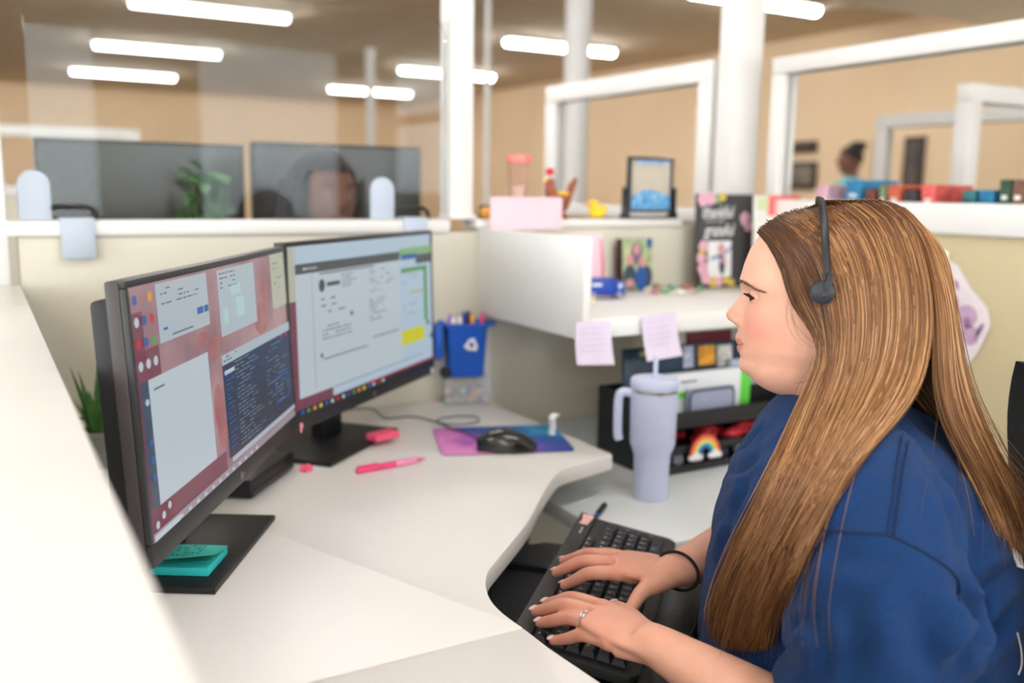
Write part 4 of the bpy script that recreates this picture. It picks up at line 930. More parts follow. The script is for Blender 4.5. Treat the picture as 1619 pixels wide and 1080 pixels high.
b = B(); b.ball((0, 0, 0.034), (0.026, 0.016, 0.022)); b.tube(smooth_path([(0.014, 0, 0.036), (0.024, 0, 0.055), (0.026, 0, 0.074), (0.027, 0, 0.086)], 4), [0.017, 0.016, 0.015, 0.014, 0.013, 0.0125, 0.012, 0.0115, 0.011, 0.011, 0.010, 0.009, 0.008], 14); b.done('body', M_roo, t)
B().prism([(-0.015, 0.04), (-0.026, 0.074), (-0.044, 0.090), (-0.046, 0.080), (-0.034, 0.052), (-0.024, 0.028)], -0.006, 0.006, M=Matrix.Rotation(math.radians(90), 4, 'X'), bev=0.003).done('tail', M_roo, t)
b = B(); 
for k in range(3): b.ball((0.022 + 0.006 * k, 0, 0.094 + 0.006 * (k != 1) + (0.006 if k == 1 else 0)), (0.005, 0.004, 0.008), 10, 8)
b.ball((0.034, 0, 0.074), (0.004, 0.003, 0.006), 8, 6); b.done('comb', mat('comb_red', (214, 44, 60), 0.5), t)
B().tube([(0.036, 0, 0.084), (0.046, 0, 0.081)], [0.004, 0.001], 8).done('beak', M_duck, t)
B().ball((-0.005, 0, 0.054), (0.022, 0.012, 0.005)).ball((0.022, 0, 0.016), (0.008, 0.009, 0.006)).done('yellow_trim', M_duck, t); B().lathe([(0.018, 0.0), (0.02, 0.004), (0.012, 0.014)], 18).done('base', M_roo, t)
o_ = B().tube([(-0.024, 0, 0.014), (-0.014, 0, 0.015), (0.012, 0, 0.015), (0.022, 0, 0.013)], [0.009, 0.0145, 0.0145, 0.008], 16).done('tape_roll', mat('amber_orange', (226, 160, 70), 0.5, var=0.1, scale=50)); o_.location = (cap_x(772) , cy - 0.005, cz); tag(o_, 'small orange roll on the cap beside the white post', 'roll')
t = thing('stapler', 'black stapler lying beyond the cap beside the white post', 'stapler', (cap_x(792), cy + 0.022, cz + 0.0), math.radians(4))
B().box(-0.05, 0.03, -0.008, 0.008, 0.0, 0.012, 0.003).done('base', M_black, t); B().box(-0.05, 0.026, -0.009, 0.009, 0.014, 0.034, 0.006).done('top_arm', M_black, t); B().box(-0.052, -0.04, -0.007, 0.007, 0.010, 0.018, 0.002).done('hinge', M_dgrey, t)
# ------------------------------------------------------------------ the woman's own frame: f forward, l to her left, z up from camera height
C0 = 1.66 / math.sqrt(2)
S2 = math.sqrt(0.5)
def loc(f, l, z):
    return Vector(((C0 - l - f) * S2, (C0 - l + f) * S2, z + CAM_Z))
def loc_np(A):
    A = np.asarray(A, float)
    return np.stack([(C0 - A[..., 1] - A[..., 0]) * S2, (C0 - A[..., 1] + A[..., 0]) * S2, A[..., 2] + CAM_Z], -1)
def pl(u, v, l):
    r = ray(u, v); t = (C0 - l) / ((r[0] + r[1]) * S2); p = r * t
    return np.array([(-p[0] + p[1]) * S2, l, p[2]])
MW_ = Matrix(((-S2, -S2, 0, C0 * S2), (S2, -S2, 0, C0 * S2), (0, 0, 1, CAM_Z), (0, 0, 0, 1)))   # local (f,l,z) -> world

# ------------------------------------------------------------------ keyboard tray and keyboard
KT = thing('keyboard_tray', 'black pull-out keyboard tray under the curved desk edge', 'keyboard tray', (0, 0, 0))
def lprism(poly, z0, z1, bev=0.0):
    return B().prism([(p[0], p[1]) for p in poly], z0, z1, bev=bev).xf(MW_)
tray_poly = [(0.062, -0.30), (0.062, 0.25), (0.30, 0.25), (0.38, 0.10), (0.385, -0.26), (0.375, -0.30), (0.34, -0.325), (0.09, -0.325)]
lprism(tray_poly, -0.612, -0.600, bev=0.004).done('tray_plate', M_dgrey, KT)
rest = []
for i in range(25):
    s_ = i / 24; l_ = -0.24 + 0.47 * s_; e_ = min(1.0, 0.35 + 4 * min(s_, 1 - s_))
    rest.append([(0.089 + 0.030 * e_ * math.cos(q), l_, -0.580 + 0.022 * e_ * math.sin(q) * (1 if math.sin(q) > 0 else 0.85)) for q in [2 * math.pi * k / 16 for k in range(16)]])
B().loft(rest).xf(MW_).done('palm_rest', mat('black_leatherette', (34, 34, 35), 0.5, var=0.15, scale=90, bump=0.4, bscale=300), KT)
B().tube([(0.36, 0.0, -0.616), (0.50, 0.0, -0.60)], 0.03, 12, flat=0.4).xf(MW_).done('slide_arm', M_black, KT)
lprism([(0.30, -0.20), (0.30, -0.19), (0.375, -0.19), (0.375, -0.20)], -0.600, -0.590).done('rib', M_black, KT)

KB = thing('keyboard', 'full size black keyboard under her hands on the tray', 'keyboard', tuple(loc(0.283, 0.140, -0.5745)))
# local keyboard frame: x to her right, y toward her, z up; tilted down toward her
slope = math.atan2(0.026, 0.150)
kx = Vector((S2, S2, 0)); ky = Vector((S2, -S2, 0)) * math.cos(slope) + Vector((0, 0, -math.sin(slope))); kz = kx.cross(-ky).normalized()
KM = Matrix(((kx.x, -ky.x, kz.x), (kx.y, -ky.y, kz.y), (kx.z, -ky.z, kz.z)))   # x right, y away from user, z up
KB.rotation_euler = KM.to_euler(); KB.location = loc(0.283, 0.140, -0.556)
M_kb = mat('keyboard_black', (44, 44, 44), 0.55, var=0.06, scale=80); M_key = mat('key_black', (36, 38, 42), 0.42, var=0.08, scale=60); M_leg = mat('key_legend_white', (225, 225, 225), 0.6)
KL, KD = 0.470, 0.168
B().prism([(0, 0), (KL, 0), (KL, -KD + 0.012), (KL - 0.012, -KD), (0.012, -KD), (0, -KD + 0.012)][::-1], -0.004, 0.012, bev=0.003).done('case', M_kb, KB)
B().prism([(0.002, -0.002), (KL - 0.002, -0.002), (KL - 0.002, -0.030), (0.002, -0.026)][::-1], 0.0122, 0.0165, bev=0.001).done('top_strip', M_kb, KB)
U = 0.0192
def keymesh(w, d=U):
    a, b2 = w - 0.0012, d - 0.0012; ta, tb = a - 0.006, b2 - 0.006
    b = B(); rings = []
    for (x_, y_, z_) in ((a, b2, 0), (a, b2, 0.002), (ta, tb, 0.0085), (ta - 0.002, tb - 0.002, 0.0088)):
        rings.append([(-x_ / 2, -y_ / 2 + (0.0005 if z_ > 0.003 else 0), z_), (x_ / 2, -y_ / 2 + (0.0005 if z_ > 0.003 else 0), z_), (x_ / 2, y_ / 2 + (0.0008 if z_ > 0.003 else 0), z_), (-x_ / 2, y_ / 2 + (0.0008 if z_ > 0.003 else 0), z_)])
    b.loft(rings); return b.mesh('key', smooth=False)
kmesh = {}
legend_bm = bmesh.new()
tcache = {}
def key(x, y, w=1.0, txt='', d=1.0):
    kk = (round(w, 2), d)
    if kk not in kmesh:
        kmesh[kk] = keymesh(w * U, d * U); kmesh[kk].materials.append(M_key)
    o_ = bpy.data.objects.new('key', kmesh[kk]); COL.objects.link(o_); o_.parent = KB
    o_.location = (x + w * U / 2, y - d * U / 2, 0.0122)
    if txt:
        if txt not in tcache: tcache[txt] = text_mesh(txt, 0.0085 if len(txt) == 1 else 0.0050, align='CENTER')
        me = tcache[txt].copy(); me.transform(Matrix.Translation((x + w * U / 2 - (0.002 if len(txt) == 1 else 0), y - d * U / 2 + 0.0035, 0.0122 + 0.0091))); legend_bm.from_mesh(me); bpy.data.meshes.remove(me)
x0 = 0.010; y0 = -0.031
names = ['Esc', None] + ['F%d' % k for k in range(1, 5)] + ['h'] + ['F%d' % k for k in range(5, 9)] + ['h'] + ['F%d' % k for k in range(9, 13)]
x = x0
for nme in names:
    if nme is None: x += U
    elif nme == 'h': x += U * 0.5
    else: key(x, y0, 1, nme, 0.85); x += U
nx = x0 + 15.25 * U
for k, nme in enumerate(('PrtSc', 'ScrLk', 'Pause')): key(nx + k * U, y0, 1, nme, 0.85)
qx = x0 + 18.5 * U
B().box(qx, qx + 4 * U, y0 - 0.015, y0 - 0.001, 0.0121, 0.0128).done('indicator_plate', M_kb, KB)
yr = y0 - 0.0215
R = ['`1234567890-=', 'QWERTYUIOP[]', "ASDFGHJKL;'", 'ZXCVBNM,./']
x = x0
for ch in R[0]: key(x, yr, 1, ch); x += U
key(x, yr, 2, 'Backspace')
key(x0, yr - U, 1.5, 'Tab'); x = x0 + 1.5 * U
for ch in R[1]: key(x, yr - U, 1, ch); x += U
key(x, yr - U, 1.5, '\\')
key(x0, yr - 2 * U, 1.75, 'Caps'); x = x0 + 1.75 * U
for ch in R[2]: key(x, yr - 2 * U, 1, ch); x += U
key(x, yr - 2 * U, 2.25, 'Enter')
key(x0, yr - 3 * U, 2.25, 'Shift'); x = x0 + 2.25 * U
for ch in R[3]: key(x, yr - 3 * U, 1, ch); x += U
key(x, yr - 3 * U, 2.75, 'Shift')
x = x0
for w_, nme in ((1.25, 'Ctrl'), (1.25, 'Win'), (1.25, 'Alt'), (6.25, ''), (1.25, 'Alt'), (1.25, 'Win'), (1.25, 'Menu'), (1.25, 'Ctrl')): key(x, yr - 4 * U, w_, nme); x += w_ * U
for r_i, rowk in enumerate((('Ins', 'Home', 'PgUp'), ('Del', 'End', 'PgDn'))):
    for k, nme in enumerate(rowk): key(nx + k * U, yr - r_i * U, 1, nme)
key(nx + U, yr - 3 * U, 1, '^')
for k, nme in enumerate('<v>'): key(nx + k * U, yr - 4 * U, 1, nme)
for r_i, rowk in enumerate((('Num', '/', '*', '-'), '789', '456', '123')):
    for k, nme in enumerate(rowk): key(qx + k * U, yr - r_i * U, 1, nme)
key(qx + 3 * U, yr - U, 1, '+', 2.0); key(qx + 3 * U, yr - 3 * U, 1, 'Ent', 2.0); key(qx, yr - 4 * U, 2, '0'); key(qx + 2 * U, yr - 4 * U, 1, '.')
lm = bpy.data.meshes.new('key_legends'); legend_bm.to_mesh(lm); legend_bm.free(); lg = link('key_legends', lm, M_leg, KB); lg['kind'] = 'stuff'
b = B().prism([(KL - 0.055, -0.022), (KL - 0.012, -0.026), (KL - 0.006, -0.018), (KL - 0.012, -0.006), (KL - 0.035, -0.010), (KL - 0.056, -0.008)], 0.0166, 0.0172); b.done('paw_sticker', mat('pink_cream_sticker', (238, 206, 196), 0.6, var=0.2, scale=120, rgb2=(226, 150, 150)), KB)
for k in range(3): B().ball((KL - 0.072 - 0.010 * k, -0.017, 0.0166), (0.0022, 0.0022, 0.0008), 8, 6).done('indicator_light', M_leg, KB)
for sx in (0.04, KL - 0.04):
    B().box(sx - 0.012, sx + 0.012, -0.016, -0.008, -0.042, -0.003, 0.002).done('riser_foot', M_kb, KB)

# ------------------------------------------------------------------ office chair
CH = thing('office_chair', 'black mesh office chair behind the woman', 'chair', tuple(loc(-0.14, 0, -CAM_Z)))
M_mesh2 = mat('black_chair_mesh', (30, 36, 34), 0.75, var=0.35, scale=420, bump=0.6, bscale=420)
inv = Matrix.Translation(-CH.location)
bk = []
for i in range(17):
    s_ = i / 16; z_ = -0.66 + 0.455 * s_; fc_ = -0.365 + 0.048 * s_ ** 2.2
    w_ = 0.21 + 0.025 * math.sin(math.pi * min(1, s_ * 1.1)); w_ *= (1 if s_ < 0.72 else 1 - 0.42 * ((s_ - 0.72) / 0.28) ** 2.2)
    bk.append([(fc_ - 0.012 * (1 - abs(q)) * 0 - 0.03 * (1 - q * q), q * w_, z_) for q in np.linspace(-1, 1, 13)] + [(fc_ - 0.028 - 0.03 * (1 - q * q), q * w_, z_) for q in np.linspace(1, -1, 13)])
B().loft(bk).xf(inv @ MW_).done('backrest', M_mesh2, CH)
B().prism(rrect(0.46, 0.47, 0.08), -0.83, -0.775, bev=0.02).xf(inv @ MW_ @ Matrix.Translation((-0.08, 0, 0))).done('seat', M_mesh2, CH)
B().tube([(-0.41, 0, -0.45), (-0.42, 0, -0.72), (-0.30, 0, -0.85), (-0.16, 0, -0.86)], 0.025, 10).xf(inv @ MW_).done('back_bar', M_black, CH)
B().tube([(-0.14, 0, -0.84), (-0.14, 0, -1.17)], 0.028, 16).xf(inv @ MW_).done('gas_lift', M_metal, CH)
for k in range(5):
    a = k * 2 * math.pi / 5 + 0.3; e_ = (-0.14 + 0.28 * math.cos(a), 0.28 * math.sin(a))
    B().tube([(-0.14, 0, -1.17), (e_[0], e_[1], -1.20)], [0.03, 0.018], 10).xf(inv @ MW_).done('base_arm', M_black, CH)
    B().tube([(e_[0] - 0.012, e_[1], -1.24), (e_[0] + 0.012, e_[1], -1.24)], 0.029, 14).xf(inv @ MW_).done('caster', M_black, CH)

# ------------------------------------------------------------------ right partition: drawing, books beyond the glass
t = thing('kids_drawing', 'cut-out paper painting with purple handprints on the tan partition', 'drawing', (WX - 0.002, 0, 0))
outl = [(1462, 398), (1490, 402), (1515, 420), (1535, 455), (1562, 487), (1567, 515), (1545, 560), (1525, 584), (1500, 560), (1475, 500), (1458, 440)]
pts = [px(u, v, WX - 0.002) for u, v in outl]
DM = Matrix(((0, 0, -1, -0.0), (1, 0, 0, 0), (0, 1, 0, 0), (0, 0, 0, 1)))
B().prism([(p_.y, p_.z) for p_ in pts], 0.0, 0.002, M=DM).done('paper', mat('white_drawing_paper', (226, 216, 220), 0.85, var=0.06, scale=30), t)
def blobs_on(name, m_, lst, dx):
    b = B()
    for (u, v, ru, rv, rot) in lst:
        c_ = px(u, v, WX); k_ = 0.00104
        b.poly([(dx, c_.y - (ru * math.cos(a) * math.cos(rot) - rv * math.sin(a) * math.sin(rot)) * k_, c_.z - (ru * math.cos(a) * math.sin(rot) + rv * math.sin(a) * math.cos(rot)) * k_) for a in [2 * math.pi * k / 14 for k in range(14)]])
    o9 = b.done(name, m_, t, smooth=False)
    if len(lst) > 1: o9['kind'] = 'stuff'
    return o9
M_lav = mat('mauve_paint', (188, 156, 184), 0.8, var=0.12, scale=60); M_lav2 = mat('deep_mauve_paint', (150, 112, 152), 0.8, var=0.1, scale=60)
blobs_on('paint_wash', M_lav, [(1490, 440, 22, 26, 0.4), (1530, 500, 26, 26, 0.3), (1535, 530, 22, 22, 0.3), (1505, 480, 20, 24, 0.2)], -0.0032)
blobs_on('handprint', M_lav2, [(1480, 425, 5, 14, -0.4), (1492, 430, 5, 16, -0.4), (1504, 438, 5, 15, -0.4), (1515, 450, 4, 12, -0.5), (1532, 508, 9, 9, 0), (1552, 520, 5, 15, 0.5), (1548, 528, 3, 13, 0.5)], -0.0042)
blobs_on('red_paint', mat('red_paint', (206, 70, 84), 0.8), [(1486, 463, 6, 9, 0.2), (1508, 498, 8, 6, 0.2)], -0.0044)
B().ball((-0.008, px(1497, 404, WX).y, px(1497, 404, WX).z), (0.006, 0.012, 0.012)).done('magnet', M_wht, t)
t = thing('ledge_shelf', 'white ledge carrying books beyond the right window', 'shelf')
part(t, 'board', M_white, (2.03, 2.26, 0.9, 1.96, 1.115, 1.135)); part(t, 'bracket', M_white, (2.005, 2.03, 1.0, 1.03, 1.05, 1.135)); part(t, 'bracket', M_white, (2.005, 2.03, 1.85, 1.88, 1.05, 1.135))
bks = [(1300, 20, (232, 190, 204), 'pink'), (1349, 26, (50, 130, 176), 'blue'), (1377, 16, (120, 64, 56), 'maroon'), (1396, 12, (120, 140, 100), 'olive green'), (1414, 20, (196, 96, 64), 'orange'), (1440, 22, (62, 56, 62), 'charcoal'), (1468, 22, (220, 96, 90), 'coral red'),
       (1533, 22, (44, 110, 118), 'dark teal'), (1560, 26, (28, 116, 158), 'bright blue'), (1589, 18, (48, 78, 58), 'forest green'), (1610, 20, (120, 84, 66), 'brown')]
for (u, wpx, c_, nm) in bks:
    a = px(u + wpx / 2, 300, 2.05); b_ = px(u - wpx / 2, 300, 2.05); hgt = 0.165 + 0.012 * ((u * 7) % 3 - 1)
    t = thing('book', '%s book standing on the ledge beyond the right window' % nm, 'book', (2.05, (a.y + b_.y) / 2, 1.1355), 0, 'books on the ledge')
    w_ = abs(b_.y - a.y) / 2 * 0.94; mm = mat('book_%s' % nm.replace(' ', '_'), c_, 0.6, var=0.2, scale=40)
    b = B().box(0, 0.003, -w_, w_, 0, hgt, 0.001).box(0.003, 0.15, -w_, -w_ + 0.003, 0, hgt).box(0.003, 0.15, w_ - 0.003, w_, 0, hgt); b.done('cover', mm, t)
    B().box(0.004, 0.145, -w_ + 0.0035, w_ - 0.0035, 0.004, hgt - 0.005).done('pages', mat('book_pages', (228, 220, 200), 0.9), t)
    B().box(-0.0008, 0.0, -w_ * 0.5, w_ * 0.5, hgt * 0.74, hgt * 0.80).done('spine_label', M_wht, t)

# ------------------------------------------------------------------ the neighbouring cubicle behind the shield
t = thing('neighbour_desk', 'worktop of the next cubicle behind the shield', 'desk')
part(t, 'desktop', M_lam, (0.0, 1.78, 2.69, 3.3, DZ - 0.03, DZ)); 
for x in (0.05, 1.68): part(t, 'support_leg', M_dgrey, (x, x + 0.05, 3.1, 3.15, 0, DZ - 0.031)); part(t, 'support_leg', M_dgrey, (x, x + 0.05, 2.7, 2.75, 0, DZ - 0.031))
M_dim = mat('dark_idle_screen', (52, 50, 46), 0.25, var=0.1, scale=4)
for (xa, xb, yaw_, lab) in ((0.135, 0.70, 2, 'left of two dark monitors behind the clear shield'), (0.705, 1.265, 1, 'right of two dark monitors behind the clear shield')):
    t = thing('monitor', lab, 'monitor', ((xa + xb) / 2 * 1.025, 2.865, DZ), math.radians(yaw_), 'dark monitors in the next cubicle')
    w_ = (xb - xa) / 2; 
    B().box(-w_, w_, 0, 0.03, 0.29, 0.635 + (0.012 if xa > 0.5 else 0), 0.004).done('housing', M_black, t); B().box(-w_ + 0.008, w_ - 0.008, -0.002, 0.0, 0.31, 0.626 + (0.012 if xa > 0.5 else 0)).done('screen', M_dim, t)
    B().box(-0.03, 0.03, 0.03, 0.06, 0.0, 0.45, 0.004).done('stand_neck', M_black, t); B().box(-0.12, 0.12, -0.04, 0.14, 0.0, 0.012, 0.004).done('base_plate', M_black, t)
t = thing('reflection_plant', 'green leafy plant standing in for foliage reflected in the shield', 'plant', (0.57, 2.755, DZ + 0.0005))  # solid plant added where the shield would mirror greenery
B().lathe([(0.05, 0), (0.07, 0.12), (0.074, 0.13), (0.066, 0.13), (0.062, 0.11)], 20).done('pot', mat('clay_pot', (150, 96, 70), 0.8, var=0.1), t)
lr = random.Random(8); M_leaf2 = mat('dark_leaf_green', (60, 110, 52), 0.5, var=0.3, scale=20)
lf = B(); lf.loft([[(0, -0.004, 0), (0, 0, 0.002), (0, 0.004, 0)], [(0.03, -0.018, 0.01), (0.03, 0, 0.006), (0.03, 0.018, 0.01)], [(0.06, -0.014, 0.008), (0.06, 0, 0.003), (0.06, 0.014, 0.008)], [(0.085, -0.002, -0.006), (0.085, 0, -0.008), (0.085, 0.002, -0.006)]], closed=False, caps=False); lfm = lf.mesh('leaf'); lfm.materials.append(M_leaf2)
for k in range(5):
    a = k * 1.3; B().tube([(0, 0, 0.1), (0.03 * math.cos(a), 0.03 * math.sin(a), 0.3), (0.06 * math.cos(a), 0.06 * math.sin(a), 0.50)], 0.004, 6).done('stem', M_leaf2, t)
for k in range(60):
    o_ = bpy.data.objects.new('leaf', lfm); COL.objects.link(o_); o_.parent = t; a = lr.uniform(0, 6.28); rr = lr.uniform(0.005, 0.04); o_.scale = (0.72, 0.9, 0.8)
    o_.location = (rr * math.cos(a), rr * math.sin(a), lr.uniform(0.28, 0.56)); o_.rotation_euler = (lr.uniform(-.5, .5), lr.uniform(-.7, .5), a)
# ------------------------------------------------------------------ people
from mathutils.bvhtree import BVHTree
from mathutils import noise as mnoise
M_eyew = mat('eye_white', (232, 226, 222), 0.2)
M_lash = mat('dark_lash', (40, 28, 24), 0.7)
M_nail = mat('pale_pink_nail', (240, 202, 204), 0.3, coat=0.4)

def attr_mat(name, attr, rough=0.5, sss=0.0, spec=0.5, bump=0.0, bscale=300, extra=None):
    m = bpy.data.materials.new(name); m.use_nodes = True; N = m.node_tree.nodes; Lk = m.node_tree.links; b = N['Principled BSDF']
    a = N.new('ShaderNodeAttribute'); a.attribute_name = attr; 
    b.inputs['Roughness'].default_value = rough; b.inputs['Specular IOR Level'].default_value = spec
    tc = N.new('ShaderNodeTexCoord'); nz = N.new('ShaderNodeTexNoise'); nz.inputs['Scale'].default_value = 60; nz.inputs['Detail'].default_value = 4; Lk.new(tc.outputs['Object'], nz.inputs['Vector'])
    mx = N.new('ShaderNodeMix'); mx.data_type = 'RGBA'; mx.blend_type = 'MULTIPLY'; mx.inputs['Factor'].default_value = 0.25
    cr = N.new('ShaderNodeValToRGB'); cr.color_ramp.elements[0].color = (0.8, 0.72, 0.7, 1); cr.color_ramp.elements[0].position = 0.3; cr.color_ramp.elements[1].position = 0.7; Lk.new(nz.outputs['Fac'], cr.inputs['Fac'])
    Lk.new(a.outputs['Color'], mx.inputs['A']); Lk.new(cr.outputs['Color'], mx.inputs['B']); Lk.new(mx.outputs['Result'], b.inputs['Base Color'])
    if sss:
        b.inputs['Subsurface Weight'].default_value = sss; b.inputs['Subsurface Radius'].default_value = (0.010, 0.004, 0.002); b.inputs['Subsurface Scale'].default_value = 0.5
    if bump:
        nb = N.new('ShaderNodeTexNoise'); nb.inputs['Scale'].default_value = bscale; Lk.new(tc.outputs['Object'], nb.inputs['Vector']); bp = N.new('ShaderNodeBump'); bp.inputs['Strength'].default_value = bump; bp.inputs['Distance'].default_value = 0.001; Lk.new(nb.outputs['Fac'], bp.inputs['Height']); Lk.new(bp.outputs['Normal'], b.inputs['Normal'])
    return m
def set_colors(me, name, cols):
    at = me.color_attributes.new(name, 'FLOAT_COLOR', 'POINT')
    at.data.foreach_set('color', np.concatenate([cols, np.ones((len(cols), 1))], 1).astype(np.float32).ravel())
def fuse(b, voxel, smooth=3, factor=0.5):
    """closed shells of one bmesh -> one continuous surface"""
    me = bpy.data.meshes.new('tmp'); b.bm.to_mesh(me); b.bm.free()
    o = bpy.data.objects.new('tmp', me); COL.objects.link(o)
    md = o.modifiers.new('r', 'REMESH'); md.mode = 'VOXEL'; md.voxel_size = voxel; md.use_smooth_shade = True
    if smooth:
        ms = o.modifiers.new('s', 'SMOOTH'); ms.factor = factor; ms.iterations = smooth
    dg = bpy.context.evaluated_depsgraph_get()
    out = bpy.data.meshes.new_from_object(o.evaluated_get(dg))
    bpy.data.objects.remove(o); bpy.data.meshes.remove(me)
    out.polygons.foreach_set('use_smooth', [True] * len(out.polygons))
    return out
def coords(me):
    a = np.empty(len(me.vertices) * 3); me.vertices.foreach_get('co', a); return a.reshape(-1, 3)
def interp(z, tab):
    tab = sorted(tab); return np.interp(z, [q[0] for q in tab], [q[1] for q in tab])

# ---- head as a lofted surface in the woman's frame
PROF = [(-0.012, -0.075), (-0.020, -0.040), (-0.034, -0.010), (-0.049, 0.008), (-0.066, 0.0180), (-0.082, 0.0235), (-0.095, 0.0265), (-0.104, 0.0285), (-0.110, 0.0278), (-0.117, 0.0255),
        (-0.123, 0.0275), (-0.130, 0.0325), (-0.140, 0.0395), (-0.146, 0.0428), (-0.150, 0.0425), (-0.154, 0.0395), (-0.158, 0.0325), (-0.163, 0.0275), (-0.168, 0.0275), (-0.173, 0.0295), (-0.178, 0.0300), (-0.1815, 0.0285), (-0.184, 0.0245),
        (-0.1865, 0.0275), (-0.190, 0.0278), (-0.194, 0.0245), (-0.199, 0.0215), (-0.205, 0.0240), (-0.211, 0.0245), (-0.216, 0.0220), (-0.220, 0.016), (-0.224, 0.004)]
BASE = [(-0.012, -0.075), (-0.020, -0.040), (-0.034, -0.010), (-0.049, 0.008), (-0.066, 0.0180), (-0.082, 0.0235), (-0.095, 0.0262), (-0.104, 0.0268), (-0.112, 0.0235), (-0.125, 0.0190), (-0.140, 0.0190), (-0.150, 0.0205), (-0.160, 0.0225), (-0.170, 0.0240), (-0.184, 0.0225), (-0.199, 0.0205), (-0.208, 0.0225), (-0.216, 0.0200), (-0.220, 0.014), (-0.224, 0.004)]
BACK = [(-0.012, -0.085), (-0.020, -0.118), (-0.034, -0.145), (-0.05, -0.158), (-0.08, -0.168), (-0.11, -0.168), (-0.14, -0.160), (-0.17, -0.145), (-0.2, -0.128), (-0.224, -0.110)]
WID = [(-0.012, 0.008), (-0.020, 0.034), (-0.034, 0.053), (-0.05, 0.064), (-0.08, 0.0715), (-0.11, 0.073), (-0.14, 0.0705), (-0.165, 0.066), (-0.185, 0.061), (-0.2, 0.054), (-0.212, 0.045), (-0.220, 0.034), (-0.224, 0.024)]
def head_rings(nz=110, nt=120):
    zs = np.linspace(-0.0125, -0.2238, nz); rings = []
    th = np.linspace(0, 2 * np.pi, nt, endpoint=False)
    for z in zs:
        f0, fb, w, fp = interp(z, BASE), interp(z, BACK), interp(z, WID), interp(z, PROF)
        fc = np.interp(z, [-0.21, -0.17], [-0.06, -0.07])
        ne = np.interp(z, [-0.215, -0.15], [2.1, 2.35])
        c, s = np.cos(th), np.sin(th)
        front = c > 0
        f = np.where(front, fc + (f0 - fc) * np.abs(c) ** (2 / ne), fc + (fb - fc) * np.abs(c) ** (2 / 2.1))
        l = w * np.sign(s) * np.abs(s) ** (2 / np.where(front, ne, 2.1))
        # nose, lips, chin ridge
        nw = np.interp(z, [-0.17, -0.160, -0.150, -0.135, -0.118, -0.10], [0.018, 0.0135, 0.0135, 0.0095, 0.008, 0.02]) if z > -0.166 else 0.022
        bump = (fp - f0) * np.exp(-(l / nw) ** 2 * (1.0 if z > -0.166 else 0.8))
        al = 0.0055 * np.exp(-((np.abs(l) - 0.0125) / 0.0045) ** 2 - ((z + 0.1525) / 0.006) ** 2)       # nostril wings
        eye = -0.0085 * np.exp(-((np.abs(l) - 0.031) / 0.0135) ** 2 - ((z + 0.1195) / 0.0085) ** 2)     # eye sockets
        brow = 0.0025 * np.exp(-((np.abs(l) - 0.028) / 0.018) ** 2 - ((z + 0.104) / 0.006) ** 2)
        ck = 0.0035 * np.exp(-((np.abs(l) - 0.040) / 0.018) ** 2 - ((z + 0.150) / 0.018) ** 2)          # cheeks
        crn = -0.0022 * np.exp(-((np.abs(l) - 0.021) / 0.005) ** 2 - ((z + 0.1805) / 0.005) ** 2)       # mouth corners
        f = f + np.where(front, bump + al + eye + brow + ck + crn, 0)
        l = l + np.where(front, np.sign(l) * al * 0.5, 0)
        rings.append([(f[i], l[i], z) for i in range(nt)])
    return rings

# ---- hands: wrist, knuckles, finger joints in (f, l, z)
def ktop(f): return -0.553 + (f - 0.21) * 0.173 + 0.003           # height of the key tops
RH = dict(wrist=(0.088, -0.024, -0.499), elbow=(-0.045, -0.245, -0.500),
    index=[(0.168, 0.006, -0.500), (0.203, 0.004, -0.506), (0.224, -0.003, -0.521), (0.240, -0.009, -0.533)],
    middle=[(0.176, -0.018, -0.497), (0.217, -0.026, -0.503), (0.242, -0.034, -0.518), (0.259, -0.041, -0.530)],
    ring=[(0.174, -0.042, -0.499), (0.215, -0.060, -0.505), (0.240, -0.073, -0.519), (0.258, -0.084, -0.530)],
    pinky=[(0.163, -0.063, -0.506), (0.195, -0.086, -0.511), (0.216, -0.101, -0.523), (0.234, -0.115, -0.533)],
    thumb=[(0.104, -0.004, -0.505), (0.126, 0.018, -0.512), (0.136, 0.036, -0.521), (0.143, 0.056, -0.532)])
LH = dict(wrist=(0.088, 0.192, -0.502), elbow=(-0.120, 0.252, -0.572),
    index=[(0.168, 0.116, -0.500), (0.209, 0.088, -0.506), (0.233, 0.070, -0.521), (0.250, 0.056, -0.532)],
    middle=[(0.172, 0.140, -0.497), (0.213, 0.115, -0.503), (0.239, 0.099, -0.519), (0.257, 0.087, -0.530)],
    ring=[(0.163, 0.164, -0.499), (0.201, 0.141, -0.506), (0.227, 0.125, -0.521), (0.245, 0.113, -0.532)],
    pinky=[(0.149, 0.186, -0.506), (0.181, 0.169, -0.512), (0.203, 0.156, -0.526), (0.221, 0.146, -0.536)],
    thumb=[(0.104, 0.165, -0.507), (0.133, 0.107, -0.512), (0.149, 0.070, -0.521), (0.163, 0.036, -0.532)])
FR = dict(index=(0.0106, 0.0095, 0.0083, 0.0070), middle=(0.0108, 0.0097, 0.0085, 0.0072), ring=(0.0104, 0.0093, 0.0081, 0.0068), pinky=(0.0094, 0.0082, 0.0072, 0.0061), thumb=(0.0135, 0.0115, 0.0096, 0.0075))
def chain(b, pts, rad, n=14, sub=6, end=True):
    P = smooth_path(pts, sub); m = len(P); ir = np.interp(np.linspace(0, 1, m), np.linspace(0, 1, len(rad)), rad)
    P = [Vector(p) for p in P]; R_ = list(ir)
    if end:      # rounded tip
        d = (P[-1] - P[-2]).normalized(); r = R_[-1]; q = P[-1]
        for a in (0.35, 0.65, 0.88): P.append(q + d * r * a); R_.append(r * math.sqrt(1 - a * a))
    b.tube(P, R_, n)
